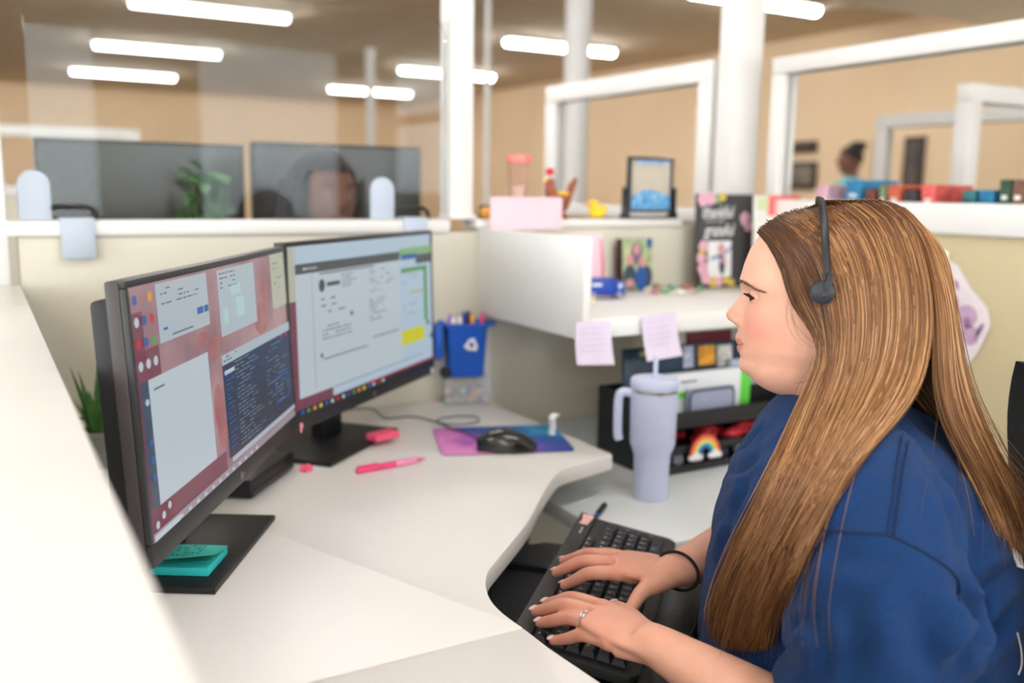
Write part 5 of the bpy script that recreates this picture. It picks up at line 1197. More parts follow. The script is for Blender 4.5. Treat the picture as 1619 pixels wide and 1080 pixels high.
def arm(b, H, side, shoulder, mid_l):
    W, E = Vector(H['wrist']), Vector(H['elbow'])
    for k, p in H.items():
        if k in ('wrist', 'elbow'): continue
        chain(b, p, FR[k])
        if k != 'thumb':      # metacarpal towards the wrist
            a = Vector(p[0]); w = W + (a - W) * 0.12 + Vector((0, (a.y - W.y) * 0.15, -0.001)); b.tube([w, (w + a) / 2 + Vector((0, 0, 0.001)), a, a + (Vector(p[1]) - a) * 0.2], [0.0140, 0.0132, 0.0118, 0.0098], 14)
            b.ball(tuple(a), 0.0110, 12, 8)
        else:
            a = Vector(p[0]); b.tube([W, a, Vector(p[1])], [0.017, 0.0165, 0.0125], 14)
    ix, pk, md = Vector(H['index'][0]), Vector(H['pinky'][0]), Vector(H['middle'][0])
    # palm slab
    c = (W + md) / 2
    b.tube([W + (md - W) * -0.1, W + (md - W) * 0.3, W + (md - W) * 0.65, W + (md - W) * 0.95], [0.026, 0.034, 0.0375, 0.034], 20, flat=0.36)
    b.tube([W + (ix - W) * 0.3 + Vector((0, 0, -0.005)), W + (ix - W) * 0.85 + Vector((0, 0, -0.004))], [0.013, 0.011], 14)
    b.tube([W + (pk - W) * 0.15 + Vector((0, 0, -0.008)), W + (pk - W) * 0.85 + Vector((0, 0, -0.006))], [0.015, 0.0115], 14)
    # forearm, flattened at the wrist
    d = (W - E)
    P = [E, E + d * 0.15, E + d * 0.35, E + d * 0.6, E + d * 0.82, W + (md - W) * 0.05, W + (md - W) * 0.25]
    b.tube(smooth_path(P, 4), np.interp(np.linspace(0, 1, 25), [0, 0.14, 0.3, 0.5, 0.7, 0.85, 1], [0.046, 0.050, 0.0485, 0.040, 0.0315, 0.0262, 0.0245]), 24, flat=0.86)
    S = Vector(shoulder); b.tube(smooth_path([S, (S + E) / 2 + Vector((-0.008, mid_l, 0)), E], 6), np.interp(np.linspace(0, 1, 13), [0, .5, 1], [0.062, 0.056, 0.046]), 20)
    b.ball(tuple(E), 0.047, 16, 12)

b = B()
b.loft(head_rings())
b.ball((-0.046, 0, -0.204), (0.064, 0.052, 0.0415), 32, 20)                         # full under-chin
b.tube(smooth_path([(-0.075, 0, -0.16), (-0.088, 0, -0.22), (-0.102, 0, -0.27), (-0.112, 0, -0.33)], 5), np.interp(np.linspace(0, 1, 16), [0, .4, .7, 1], [0.050, 0.056, 0.064, 0.085]), 28)
b.tube(smooth_path([(-0.125, 0.12, -0.325), (-0.118, 0.05, -0.295), (-0.118, -0.05, -0.295), (-0.125, -0.12, -0.325)], 5), 0.05, 20)
b.tube(smooth_path([(-0.118, 0, -0.30), (-0.118, 0, -0.42), (-0.118, 0, -0.60), (-0.12, 0, -0.72)], 4), np.interp(np.linspace(0, 1, 13), [0, .2, 1], [0.085, 0.115, 0.125]), 28)
for s_ in (-1, 1): b.ball((-0.078, s_ * 0.073, -0.128), (0.016, 0.006, 0.028), 16, 12)
arm(b, RH, -1, (-0.13, -0.165, -0.335), -0.015)
arm(b, LH, 1, (-0.13, 0.165, -0.335), 0.02)
body_me = fuse(b, 0.0021, 3, 0.5)
A = coords(body_me)
# relax the joins of hand and forearm, jaw and neck
E_ = np.empty(len(body_me.edges) * 2, int); body_me.edges.foreach_get('vertices', E_); E_ = E_.reshape(-1, 2)
deg = np.bincount(E_.ravel(), minlength=len(A)).astype(float)
wt = np.zeros(len(A))
for q_, r_q in ((RH['wrist'], 0.05), (LH['wrist'], 0.05), (RH['elbow'], 0.08), (LH['elbow'], 0.08), ((-0.05, 0.04, -0.235), 0.05), ((-0.05, -0.04, -0.235), 0.05), ((-0.02, 0, -0.232), 0.035)):
    dd = np.linalg.norm(A - np.array(q_)[None], axis=1); wt = np.maximum(wt, np.clip(1.6 * (1 - dd / r_q), 0, 1))
for _ in range(40):
    acc = np.zeros_like(A); np.add.at(acc, E_[:, 0], A[E_[:, 1]]); np.add.at(acc, E_[:, 1], A[E_[:, 0]])
    A = A + (acc / deg[:, None] - A) * (0.5 * wt)[:, None]
body_me.vertices.foreach_set('co', A.ravel()); body_me.update()
skin = np.tile(np.array(lin((222, 170, 146))), (len(A), 1))
def blend(c, w):
    global skin
    w = np.clip(w, 0, 1)[:, None]; skin = skin * (1 - w) + np.array(lin(c))[None] * w
g = lambda x, m, s: np.exp(-((x - m) / s) ** 2)
f_, l_, z_ = A.T
face = (f_ > -0.03) & (z_ > -0.226)
blend((214, 132, 116), 0.55 * face * g(np.abs(l_), 0.042, 0.022) * g(z_, -0.155, 0.024))
blend((214, 138, 122), 0.5 * face * g(l_, 0, 0.014) * g(z_, -0.148, 0.010))
smile = 0.0042 * np.clip(np.abs(l_) / 0.022, 0, 1.2) ** 2; zl_ = z_ - smile
lipz = np.where(zl_ > -0.184, g(zl_, -0.1790, 0.0042), g(zl_, -0.1890, 0.0042))
blend((184, 98, 94), 0.85 * (f_ > 0.012) * lipz * np.clip(1.3 - (np.abs(l_) / 0.022) ** 2, 0, 1))
blend((120, 56, 54), 0.8 * (f_ > 0.012) * g(zl_, -0.1842, 0.0013) * (np.abs(l_) < 0.024))
blend((222, 150, 128), 0.4 * (z_ < -0.42) * np.clip((f_ - 0.02) / 0.14, 0, 1))
for H in (RH, LH):
    for k in ('index', 'middle', 'ring', 'pinky'):
        for j in (0, 1, 2):
            dd = np.linalg.norm(A - np.array(H[k][j])[None], axis=1); blend((206, 126, 106), 0.40 * g(dd, 0.006, 0.009))
        dd = np.linalg.norm(A - np.array(H[k][3])[None], axis=1); blend((220, 140, 124), 0.5 * g(dd, 0.0, 0.012))
blend((70, 48, 34), (((f_ < -0.040) & (z_ > -0.135)) | ((z_ > -0.050) & (f_ < 0.002)) | ((f_ < -0.080) & (z_ > -0.24))) * 1.0 * (z_ > -0.26))
set_colors(body_me, 'skin', skin)
M_skin = attr_mat('skin', 'skin', 0.48, sss=0.12, spec=0.4, bump=0.12, bscale=900)
WOMAN = thing('person', 'woman with long light brown hair in a navy t-shirt typing at the keyboard', 'person', tuple(loc(-0.10, 0, -CAM_Z)))
WINV = Matrix.Translation(-WOMAN.location)
body_me.transform(WINV @ MW_)
BODY = link('body', body_me, M_skin, WOMAN)
body_bvh = BVHTree.FromPolygons([Vector(p) for p in loc_np(A)], [tuple(p.vertices) for p in body_me.polygons])

# ---- t-shirt
b = B()
RG = [(-0.240, -0.100, 0.066, 0.070), (-0.252, -0.106, 0.080, 0.092), (-0.266, -0.112, 0.096, 0.128), (-0.285, -0.116, 0.112, 0.162), (-0.310, -0.118, 0.126, 0.186), (-0.345, -0.126, 0.154, 0.196), (-0.40, -0.135, 0.177, 0.200), (-0.48, -0.140, 0.191, 0.202), (-0.56, -0.142, 0.197, 0.208), (-0.66, -0.145, 0.196, 0.218), (-0.76, -0.145, 0.190, 0.222)]
def ringf(z, fc, df, wl, n=56, e=2.25):
    out = []
    for k in range(n):
        a = 2 * math.pi * k / n; c, s = math.cos(a), math.sin(a)
        out.append((fc + df * math.copysign(abs(c) ** (2 / e), c), wl * math.copysign(abs(s) ** (2 / e), s), z))
    return out
zz = np.linspace(-0.240, -0.76, 46)
b.loft([ringf(z, *[interp(z, [(r[0], r[k]) for r in RG]) for k in (1, 2, 3)]) for z in zz])
b.tube(smooth_path([(-0.122, 0.10, -0.305), (-0.128, 0.165, -0.332), (-0.132, 0.212, -0.400), (-0.126, 0.235, -0.480), (-0.094, 0.236, -0.535)], 6), np.interp(np.linspace(0, 1, 25), [0, .25, .5, .75, 1], [0.062, 0.080, 0.088, 0.086, 0.076]), 30)
b.tube(smooth_path([(-0.122, -0.10, -0.305), (-0.128, -0.165, -0.332), (-0.125, -0.212, -0.400), (-0.10, -0.238, -0.455), (-0.055, -0.232, -0.490)], 6), np.interp(np.linspace(0, 1, 25), [0, .25, .5, .75, 1], [0.062, 0.080, 0.085, 0.080, 0.070]), 30)
shirt_me = fuse(b, 0.0045, 5, 0.5)
S_ = coords(shirt_me); nor = np.array([v.normal[:] for v in shirt_me.vertices])
disp = np.zeros(len(S_))
for i, p in enumerate(S_):
    q = Vector((p[0] * 9 + p[2] * 5, p[1] * 9, p[2] * 3.5 - p[0] * 3)); d = mnoise.noise(q) * 0.007
    q2 = Vector((p[0] * 26 + p[2] * 18, p[1] * 22, p[2] * 8 + p[0] * 9)); d += (0.5 - abs(mnoise.noise(q2))) * 0.0055
    # gathered folds at the armpit and along the sleeve front
    r = math.hypot(p[0] + 0.075, p[2] + 0.44); d += 0.004 * math.sin((p[0] * 0.8 + p[2]) * 95 + p[1] * 12) * math.exp(-(r / 0.075) ** 2) * (1 if p[1] > 0.1 else 0.3)
    r = math.hypot(p[0] + 0.205, p[2] + 0.45); d += 0.0045 * math.sin((p[0] * 1.2 - p[2] * 0.8) * 80) * math.exp(-(r / 0.07) ** 2) * (p[1] > 0.05)
    disp[i] = d
S_ = S_ + nor * disp[:, None]
# creases of the loose cotton, laid along measured lines
_bv = BVHTree.FromPolygons([Vector(p) for p in loc_np(S_)], [tuple(p.vertices) for p in shirt_me.polygons])
creases = [([(1238, 960), (1246, 900), (1275, 840), (1330, 765)], .007, .010), ([(1262, 930), (1280, 880), (1320, 820)], .004, .009), ([(1225, 905), (1255, 850), (1300, 790), (1350, 735)], .004, .008), ([(1300, 868), (1350, 882), (1420, 885)], .003, .012),
           ([(1514, 920), (1532, 965), (1530, 1010), (1500, 1060)], .009, .010), ([(1530, 960), (1565, 925), (1605, 905)], .005, .010), ([(1508, 1060), (1550, 1010), (1600, 975)], .006, .011), ([(1520, 1030), (1545, 985), (1540, 950)], .005, .007),
           ([(1530, 870), (1545, 830), (1550, 780)], .004, .010), ([(1470, 740), (1500, 800), (1512, 870)], .004, .012), ([(1450, 930), (1462, 1000), (1458, 1070)], .005, .016), ([(1350, 960), (1342, 1020), (1330, 1075)], .004, .014), ([(1290, 960), (1300, 1020), (1290, 1070)], .005, .010),
           ([(1160, 712), (1185, 700), (1210, 668)], .004, .007), ([(1150, 745), (1178, 740), (1205, 715)], .004, .008), ([(1140, 820), (1165, 800), (1185, 760)], .004, .009), ([(1128, 900), (1150, 850), (1165, 810)], .004, .009), ([(1245, 1000), (1262, 985), (1290, 980)], .004, .007)]
for pxs, amp, wid in creases:
    pts_c = []
    for p in smooth_path(pxs, 14):
        d9 = Vector(ray(p[0], p[1])); h9 = _bv.ray_cast(Vector((0, 0, CAM_Z)), d9.normalized())
        if h9[0] is not None: pts_c.append(h9[0][:])
    if len(pts_c) < 4: continue
    pts_c = np.array(pts_c); WS = loc_np(S_); n_c = len(pts_c)
    D2 = np.full(len(S_), 9.0); I2 = np.zeros(len(S_), int)
    for i9 in range(n_c):
        d9 = np.linalg.norm(WS - pts_c[i9][None], axis=1); m9 = d9 < D2; D2[m9] = d9[m9]; I2[m9] = i9
    fade = np.sin(np.pi * (I2 + 0.5) / n_c) ** 0.6
    amp *= 1.5; S_ = S_ + nor * ((-amp * np.exp(-(D2 / wid) ** 2) + 0.75 * amp * np.exp(-((D2 - 1.9 * wid) / (0.9 * wid)) ** 2)) * fade)[:, None]
shirt_me.vertices.foreach_set('co', S_.ravel()); shirt_me.update()
shirt_faces = [tuple(p.vertices) for p in shirt_me.polygons]
shirt_bvh = BVHTree.FromPolygons([Vector(p) for p in loc_np(S_)], shirt_faces)
shirt_me.transform(WINV @ MW_)
M_shirt = mat('navy_cotton', (22, 54, 100), 0.9, var=0.12, scale=400, bump=0.45, bscale=1400, spec=0.2, sheen=0.06)
SHIRT = link('t_shirt', shirt_me, M_shirt, WOMAN); SHIRT['label'] = 'navy cotton t-shirt'
O_ = Vector((0, 0, CAM_Z))
def hit(bvh, u, v):
    d = Vector(ray(u, v)); L_ = d.length; h = bvh.ray_cast(O_, d / L_)
    return (h[3] / L_, h[0], h[1]) if h[0] is not None else (1e9, None, None)
def on_shirt(pxs, lift=0.0012, n=8):
    out = []
    for p in smooth_path(pxs, n):
        t_, q, nn = hit(shirt_bvh, p[0], p[1])
        if q is not None: out.append(WINV @ (q + nn * lift))
    return out
M_seam = mat('navy_seam', (15, 36, 70), 0.9)
for pxs in ([(1426, 690), (1418, 740), (1412, 790), (1404, 846)], [(1436, 700), (1428, 745), (1421, 795), (1413, 850)], [(1280, 838), (1340, 842), (1404, 847), (1450, 868), (1490, 892), (1514, 918), (1516, 950)]):
    P = on_shirt(pxs)
    if len(P) > 2: B().tube(P, 0.0011, 6).done('seam', M_seam, SHIRT)
# white back print, only its edge shows
for pol in ([(1549, 762), (1562, 772), (1577, 794), (1570, 796), (1556, 780)], [(1599, 865), (1612, 878), (1617, 900), (1606, 896), (1600, 880)]):
    bb = B(); vs = [WINV @ (q + n_ * 0.0015) for t_, q, n_ in [hit(shirt_bvh, u, v) for u, v in pol] if q is not None]
    if len(vs) > 2: bb.poly(vs).done('back_print', M_wht, SHIRT, smooth=False)
P = on_shirt([(1606, 1000), (1612, 1025), (1613, 1050), (1608, 1066)], 0.0015)
if len(P) > 2: B().tube(P, 0.0008, 5).done('back_print', M_wht, SHIRT)
# collar band and jeans
cb_ = [(-0.100 + 0.068 * math.cos(a), 0.072 * math.sin(a), -0.243 - 0.008 * math.cos(a)) for a in [2 * math.pi * k / 40 for k in range(41)]]
B().tube(cb_, 0.0065, 8, flat=1.6, upv=(0, 0, 1)).xf(WINV @ MW_).done('collar', M_shirt, SHIRT)
jb = B()
for s_ in (-1, 1):
    jb.tube(smooth_path([(-0.14, s_ * 0.09, -0.70), (0.05, s_ * 0.10, -0.70), (0.28, s_ * 0.10, -0.715), (0.31, s_ * 0.10, -0.80), (0.28, s_ * 0.10, -1.00), (0.26, s_ * 0.10, -1.20)], 5), np.interp(np.linspace(0, 1, 26), [0, .4, .6, 1], [0.085, 0.075, 0.066, 0.05]), 20)
jb.ball((-0.13, 0, -0.70), (0.13, 0.18, 0.075), 24, 16)
jm = fuse(jb, 0.008, 3); jm.transform(WINV @ MW_); link('jeans', jm, mat('dark_denim', (40, 48, 66), 0.9, var=0.15, scale=200), WOMAN)
for s_ in (-1, 1):
    B().loft([[(f0, s_ * 0.10 + w0 * math.cos(q), -1.268 + h0 * max(0, math.sin(q)) ** 0.8 if math.sin(q) > 0 else -1.268) for q in [2 * math.pi * k / 16 for k in range(16)]] for f0, w0, h0 in ((0.20, 0.025, 0.05), (0.22, 0.038, 0.08), (0.27, 0.040, 0.085), (0.34, 0.044, 0.055), (0.40, 0.040, 0.035), (0.43, 0.02, 0.02))]).xf(WINV @ MW_).done('shoe', M_black, WOMAN)

# ---- eyes, brows, lashes
for s_ in (1, -1):
    ec = (0.0030, s_ * 0.0290, -0.1205); ER = 0.0118
    e = B().ball(ec, ER, 24, 16).xf(WINV @ MW_).done('eyeball', M_eyew, WOMAN)
    B().ball((ec[0] + 0.0072, ec[1] + 0.0015 * s_, ec[2] - 0.0004), (0.0054, 0.0068, 0.0064), 16, 10).xf(WINV @ MW_).done('iris', mat('brown_iris', (58, 40, 30), 0.15), e)
    lid = B()
    AZ = np.linspace(-1.5, 1.5, 25)
    up_ = lambda az: math.radians(-4 + 17 * max(0.0, 1 - (az / 1.05) ** 2)); dn_ = lambda az: math.radians(-6 - 20 * max(0.0, 1 - (az / 1.05) ** 2))
    def lidrow(R0, fn, k): return [(ec[0] + R0 * math.cos(e9) * math.cos(az), ec[1] + R0 * math.cos(e9) * math.sin(az), ec[2] + R0 * math.sin(e9)) for az, e9 in [(az, fn(az, k)) for az in AZ]]
    lid.loft([lidrow(ER + 0.0014, lambda az, k: up_(az) + (math.radians(88) - up_(az)) * k / 8, k) for k in range(9)], closed=False, caps=False)
    lid.loft([lidrow(ER + 0.0010, lambda az, k: dn_(az) + (math.radians(-88) - dn_(az)) * k / 8, k) for k in range(9)], closed=False, caps=False)
    lo = lid.xf(WINV @ MW_).done('eyelids', mat('eyelid_skin', (212, 156, 134), 0.5), WOMAN)
    lash = B()
    for az in np.linspace(-1.05, 1.05, 30):
        R0 = ER + 0.0015; e9 = up_(az); p0 = Vector((ec[0] + R0 * math.cos(e9) * math.cos(az), ec[1] + R0 * math.cos(e9) * math.sin(az), ec[2] + R0 * math.sin(e9)))
        d = Vector((math.cos(az), math.sin(az), -0.15)); lash.tube([p0, p0 + d * 0.0035 + Vector((0, 0, -0.0004)), p0 + d * 0.0068 + Vector((0, 0, 0.0014))], [0.00065, 0.0005, 0.00012], 4)
    lash.tube([(ec[0] + (ER + 0.0015) * math.cos(up_(a)) * math.cos(a), ec[1] + (ER + 0.0015) * math.cos(up_(a)) * math.sin(a), ec[2] + (ER + 0.0015) * math.sin(up_(a))) for a in np.linspace(-1.1, 1.1, 22)], 0.0009, 5)
    lash.tube([(ec[0] + (ER + 0.0012) * math.cos(dn_(a)) * math.cos(a), ec[1] + (ER + 0.0012) * math.cos(dn_(a)) * math.sin(a), ec[2] + (ER + 0.0012) * math.sin(dn_(a))) for a in np.linspace(-1.1, 1.1, 22)], 0.0004, 5)
    lo2 = lash.xf(WINV @ MW_).done('eyelashes', M_lash, WOMAN); lo2['kind'] = 'stuff'
    br = B()
    for q in range(120):
        s0 = rng.random(); ll = 0.010 + 0.044 * s0; zz0 = -0.1050 + 0.0040 * math.sin(math.pi * min(1, s0 * 1.25)) - 0.0075 * s0 ** 1.6 + rng.normal(0, 0.0011) * (1 - 0.6 * s0)
        o0 = Vector(loc(0.08, s_ * ll, zz0)); dd = (Vector(loc(-0.1, s_ * ll, zz0)) - o0).normalized(); h = body_bvh.ray_cast(o0, dd)
        if h[0] is None: continue
        nn = h[1] if h[1].dot(dd) < 0 else -h[1]
        tg = Vector(loc(-0.004, s_ * 0.008, -0.0004)) - Vector(loc(0, 0, 0)); p0 = WINV @ (h[0] + nn * 0.0004); tg = tg - nn * tg.dot(nn)
        br.tube([p0, p0 + tg * 0.5 + nn * 0.0005, p0 + tg + nn * 0.0001], [0.00045, 0.0004, 0.0001], 4)
    bo = br.done('eyebrow', mat('brow_brown', (112, 84, 64), 0.7), WOMAN)

# ---- finger nails, ring, hair tie, headset
for H, sd in ((RH, -1), (LH, 1)):
    for k in ('index', 'middle', 'ring', 'pinky', 'thumb'):
        p2, p3 = Vector(H[k][2]), Vector(H[k][3]); d = (p3 - p2).normalized()
        upv = Vector((0, 0, 1)) if k != 'thumb' else Vector((0.3, 0.15 * (-1 if sd > 0 else 1), 1))
        upv = Vector((0.2, 0.25 * sd, 1)) if k != 'thumb' else upv
        nn = (upv - d * upv.dot(d)).normalized(); sv = d.cross(nn); r = FR[k][3]
        Mx = frame_M(p3 + d * r * 0.20 + nn * r * 0.84, d, sv, nn)
        B().ball((0, 0, 0), (r * 1.05, r * 0.76, r * 0.26), 14, 8).xf(WINV @ MW_ @ Mx).done('fingernail', M_nail, WOMAN)
a, c = Vector(LH['ring'][0]), Vector(LH['ring'][1]); d = (c - a).normalized(); ctr = a + (c - a) * 0.42
nn = (Vector((0, 0, 1)) - d * d.z).normalized(); sv = d.cross(nn)
RING = thing('finger_ring', 'silver ring with a small diamond on her left hand', 'ring', tuple(MW_ @ ctr)); RI = Matrix.Translation(-RING.location)
for k, off in ((0, 0.0), (1, 0.0042)):
    B().tube([ctr + d * off + (nn * math.cos(q) + sv * math.sin(q)) * 0.0104 for q in [2 * math.pi * i / 28 for i in range(29)]], 0.0010, 8).xf(RI @ MW_).done('band', M_metal, RING)
B().ball(tuple(ctr + nn * 0.0122), (0.0030, 0.0030, 0.0024), 8, 5).xf(RI @ MW_).done('diamond', mat('diamond', (250, 250, 250), 0.02, trans=0.6, ior=2.2), RING)
W, E = Vector(RH['wrist']), Vector(RH['elbow']); d = (W - E).normalized(); ctr = W + d * 0.002
nn = (Vector((0, 0, 1)) - d * d.z).normalized(); sv = d.cross(nn)
ht = B().tube([ctr + nn * math.cos(q) * 0.0262 + sv * math.sin(q) * 0.0305 + d * 0.004 * math.sin(q) for q in [2 * math.pi * i / 40 for i in range(41)]], 0.0022, 8).xf(MW_).done('hair_tie', mat('black_elastic', (22, 20, 22), 0.8)) ; tag(ht, 'black hair tie around her right wrist', 'hair tie')

HS = thing('headset', 'black over-head headset with small ear piece in her hair', 'headset', tuple(MW_ @ Vector((-0.07, 0, -0.02)))); HI = Matrix.Translation(-HS.location)
topf, earf = -0.060, -0.070
arc = []
for q in np.linspace(-1.35, 1.35, 41):
    l0 = 0.0935 * math.sin(q) / math.sin(1.35); z0 = -0.003 - 0.086 * (1 - math.cos(q)) / (1 - math.cos(1.35)); arc.append((topf + (earf - topf) * (1 - math.cos(q)), l0, z0))
B().tube(arc, 0.0050, 8, flat=0.36, upv=(0, 0, 1)).xf(HI @ MW_).done('headband', M_black, HS)
B().tube(arc[2:-2], 0.0030, 6, flat=0.3, upv=(0, 0, 1)).xf(HI @ MW_ @ Matrix.Translation((0, 0, 0.0012))).done('steel_strip', M_dgrey, HS)
for s_ in (1, -1):
    c = Vector((-0.064, s_ * 0.0945, -0.106)); 
    B().tube([c + Vector((0, -0.007 * s_, 0)), c + Vector((0, -0.005 * s_, 0)), c + Vector((0, 0.003 * s_, 0)), c + Vector((0, 0.0055 * s_, 0))], [0.011, 0.0130, 0.0130, 0.009], 24, upv=(0, 0, 1)).xf(HI @ MW_).done('ear_piece', mat('charcoal_headset', (36, 41, 46), 0.45, var=0.05, scale=50), HS)
    B().tube(smooth_path([arc[-1 if s_ > 0 else 0], (-0.070, s_ * 0.0965, -0.090), (-0.066, s_ * 0.0975, -0.102)], 4), np.linspace(0.0050, 0.0085, 9), 10, flat=0.5, upv=(0, s_, 0)).xf(HI @ MW_).done('yoke', mat('charcoal_headset', (46, 52, 58)), HS)
    B().ball(tuple(c + Vector((-0.002, 0.0065 * s_, -0.002))), (0.003, 0.0012, 0.003), 10, 6).xf(HI @ MW_).done('badge', M_dgrey, HS)
# ---- long hair: strands following guides
KP = 26
GL = [
 [(1200, 368, .008), (1226, 397, .042), (1247, 438, .064), (1258, 482, .074), (1284, 522, .081), (1297, 556, .085), (1286, 592, .088), (1262, 642, .096), (1235, 705, .106), (1190, 800, .118), (1150, 885, .126), (1128, 950, .13), (1127, 1008, .13)],
 [(1218, 352, .006), (1250, 382, .045), (1280, 428, .070), (1298, 480, .082), (1308, 530, .087), (1310, 575, .090), (1296, 622, .094), (1268, 690, .104), (1236, 760, .116), (1192, 850, .13), (1160, 920, .135), (1142, 975, .138), (1140, 1018, .14)],
 [(1245, 337, .004), (1288, 368, .048), (1322, 420, .078), (1336, 478, .090), (1340, 532, .094), (1334, 585, .098), (1314, 640, .104), (1284, 712, .116), (1248, 790, .13), (1206, 870, .142), (1175, 940, .148), (1160, 985, .15), (1155, 1025, .15)],
 [(1292, 326, .002), (1338, 360, .048), (1368, 420, .082), (1378, 485, .095), (1376, 545, .100), (1364, 600, .106), (1338, 660, .118), (1300, 735, .135), (1260, 810, .148), (1218, 890, .156), (1192, 955, .16), (1178, 995, .16), (1172, 1030, .16)],
 [(1345, 319, .0), (1392, 354, .046), (1418, 420, .080), (1426, 490, .094), (1420, 555, .102), (1402, 612, .114), (1368, 672, .136), (1322, 742, .152), (1276, 820, .160), (1235, 900, .166), (1208, 960, .168), (1196, 1000, .168), (1190, 1030, .168)],
 [(1395, 318, .0), (1438, 358, .042), (1462, 428, .072), (1470, 500, .086), (1464, 565, .096), (1446, 620, .110), (1408, 672, .140), (1354, 728, .160), (1302, 806, .168), (1256, 892, .172), (1224, 960, .174), (1212, 1000, .174), (1208, 1026, .174)],
]
GB = [
 [(1400, 318, .0), (1446, 362, .040), (1472, 432, .066), (1482, 500, .078), (1482, 560, .086), (1484, 615, .092), (1496, 665, .098), (1520, 715, .10), (1546, 760, .10), (1566, 800, .098), (1582, 835, .096)],
 [(1430, 328, .0), (1474, 380, .030), (1496, 446, .048), (1508, 510, .058), (1514, 565, .064), (1524, 620, .068), (1542, 675, .072), (1564, 730, .074), (1585, 780, .074), (1600, 825, .072), (1612, 870, .07)],
 [(1455, 345, .0), (1492, 395, .012), (1512, 455, .020), (1522, 515, .026), (1530, 570, .030), (1544, 630, .034), (1564, 690, .036), (1586, 750, .038), (1605, 800, .038), (1620, 850, .038), (1632, 900, .038)],
]
def resample(g, K):
    P = np.array(smooth_path(g, 8)); s = np.concatenate([[0], np.cumsum(np.linalg.norm(np.diff(P[:, :2], axis=0), axis=1))]); s /= s[-1]
    return np.stack([np.interp(np.linspace(0, 1, K), s, P[:, k]) for k in range(P.shape[1])], 1)
GL = [([(g[0][0] - 2, g[0][1] + 2, -0.022)] if n9 > 1 else []) + g for n9, g in enumerate(GL)]; GB = [[(g[0][0] - 2, g[0][1] + 3, -0.022)] + g for g in GB]
GLr = np.array([resample(g, KP) for g in GL]); GB = [[(q[0] - 14 * k9 / 2 * (1 if q[1] < 640 else max(0.0, 1 - (q[1] - 640) / 120)), q[1], q[2]) for q in g] for k9, g in enumerate(GB)]; GBr = np.array([resample(g, KP) for g in GB])
def pick(G, u):
    x = u * (len(G) - 1); i = min(int(x), len(G) - 2); f = x - i
    return G[i] * (1 - f) + G[i + 1] * f
strands, cols, rads = [], [], []
HC = [np.array(lin(c)) for c in ((80, 52, 32), (136, 92, 56), (190, 142, 94), (234, 196, 150))]
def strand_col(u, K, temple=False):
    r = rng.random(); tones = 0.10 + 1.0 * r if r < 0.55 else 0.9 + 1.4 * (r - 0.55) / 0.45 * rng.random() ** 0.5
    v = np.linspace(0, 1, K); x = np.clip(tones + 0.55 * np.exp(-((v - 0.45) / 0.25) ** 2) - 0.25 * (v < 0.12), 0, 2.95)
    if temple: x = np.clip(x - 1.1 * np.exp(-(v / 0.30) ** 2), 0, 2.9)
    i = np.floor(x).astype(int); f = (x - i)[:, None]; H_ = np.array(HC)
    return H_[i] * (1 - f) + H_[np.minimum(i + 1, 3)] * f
def nearest_t(u, v):
    r = Vector(ray(u, v)); L_ = r.length; d = r / L_; t = 1e9
    for bv in (body_bvh, shirt_bvh):
        h = bv.ray_cast(O_, d)
        if h[0] is not None: t = min(t, h[3] / L_)
    return t
HN_L, HN_B, HN_O = 4300, 1700, 1300
vv = np.linspace(0, 1, KP)
for n in range(HN_L + HN_B):
    left = n < HN_L
    u = rng.random()
    if left: u = u ** 0.9
    G = pick(GLr if left else GBr, u).copy()
    depth = rng.random()
    jit = rng.normal(0, 1, 4)
    clump = (math.sin(u * 90 + 3 * math.sin(u * 37)) * 4.5 + math.sin(u * 31 + 1.3) * 4.0) * vv
    G[:, 0] += (jit[0] * (2.0 + 4.5 * vv) + 6 * jit[1] * np.sin(vv * 4.5 + jit[2] * 2) * vv * 0.8 + clump + 1.2 * rng.normal() * np.sin(vv * 14 + jit[2] * 3) * vv)
    G[:, 1] += jit[3] * 2.0
    if left and u < 0.10: G[:, 0] += rng.normal(-1.0, 5.0) * np.exp(-((vv - 0.14) / 0.12) ** 2)
    if rng.random() < 0.04: G[:, 0] += rng.normal(0, 14) * vv ** 1.5; G[:, 1] += rng.normal(0, 8) * vv
    K = KP
    end = 1.0 - (0.10 if left else 0.22) * rng.random() ** 1.6
    P = []; prev = None
    lo = 0.0015 + 0.010 * (1 - depth)
    for k in range(K):
        s_ = vv[k] * end; q = np.array([np.interp(s_, vv, G[:, c]) for c in range(3)])
        r = ray(q[0], q[1]); tn = (C0 - (q[2] + 0.006 - 0.012 * depth * min(1, vv[k] * 3))) / ((r[0] + r[1]) * S2)
        th = nearest_t(q[0], q[1])
        if th < tn + 0.05: tn = min(tn, th - lo * (0.6 + 0.4 * vv[k]))
        P.append((q[0], q[1], tn))
    P = np.array(P); tsm = P[:, 2].copy()
    for _ in range(3): tsm[1:-1] = np.minimum(tsm[1:-1], (tsm[:-2] + tsm[1:-1] + tsm[2:]) / 3)
    W_ = np.array([ray(P[k, 0], P[k, 1]) * tsm[k] for k in range(K)]); W_[:, 2] += CAM_Z
    strands.append(W_); cols.append(strand_col(u, K, left and u < 0.28)); rads.append(rng.uniform(0.0003, 0.00075))
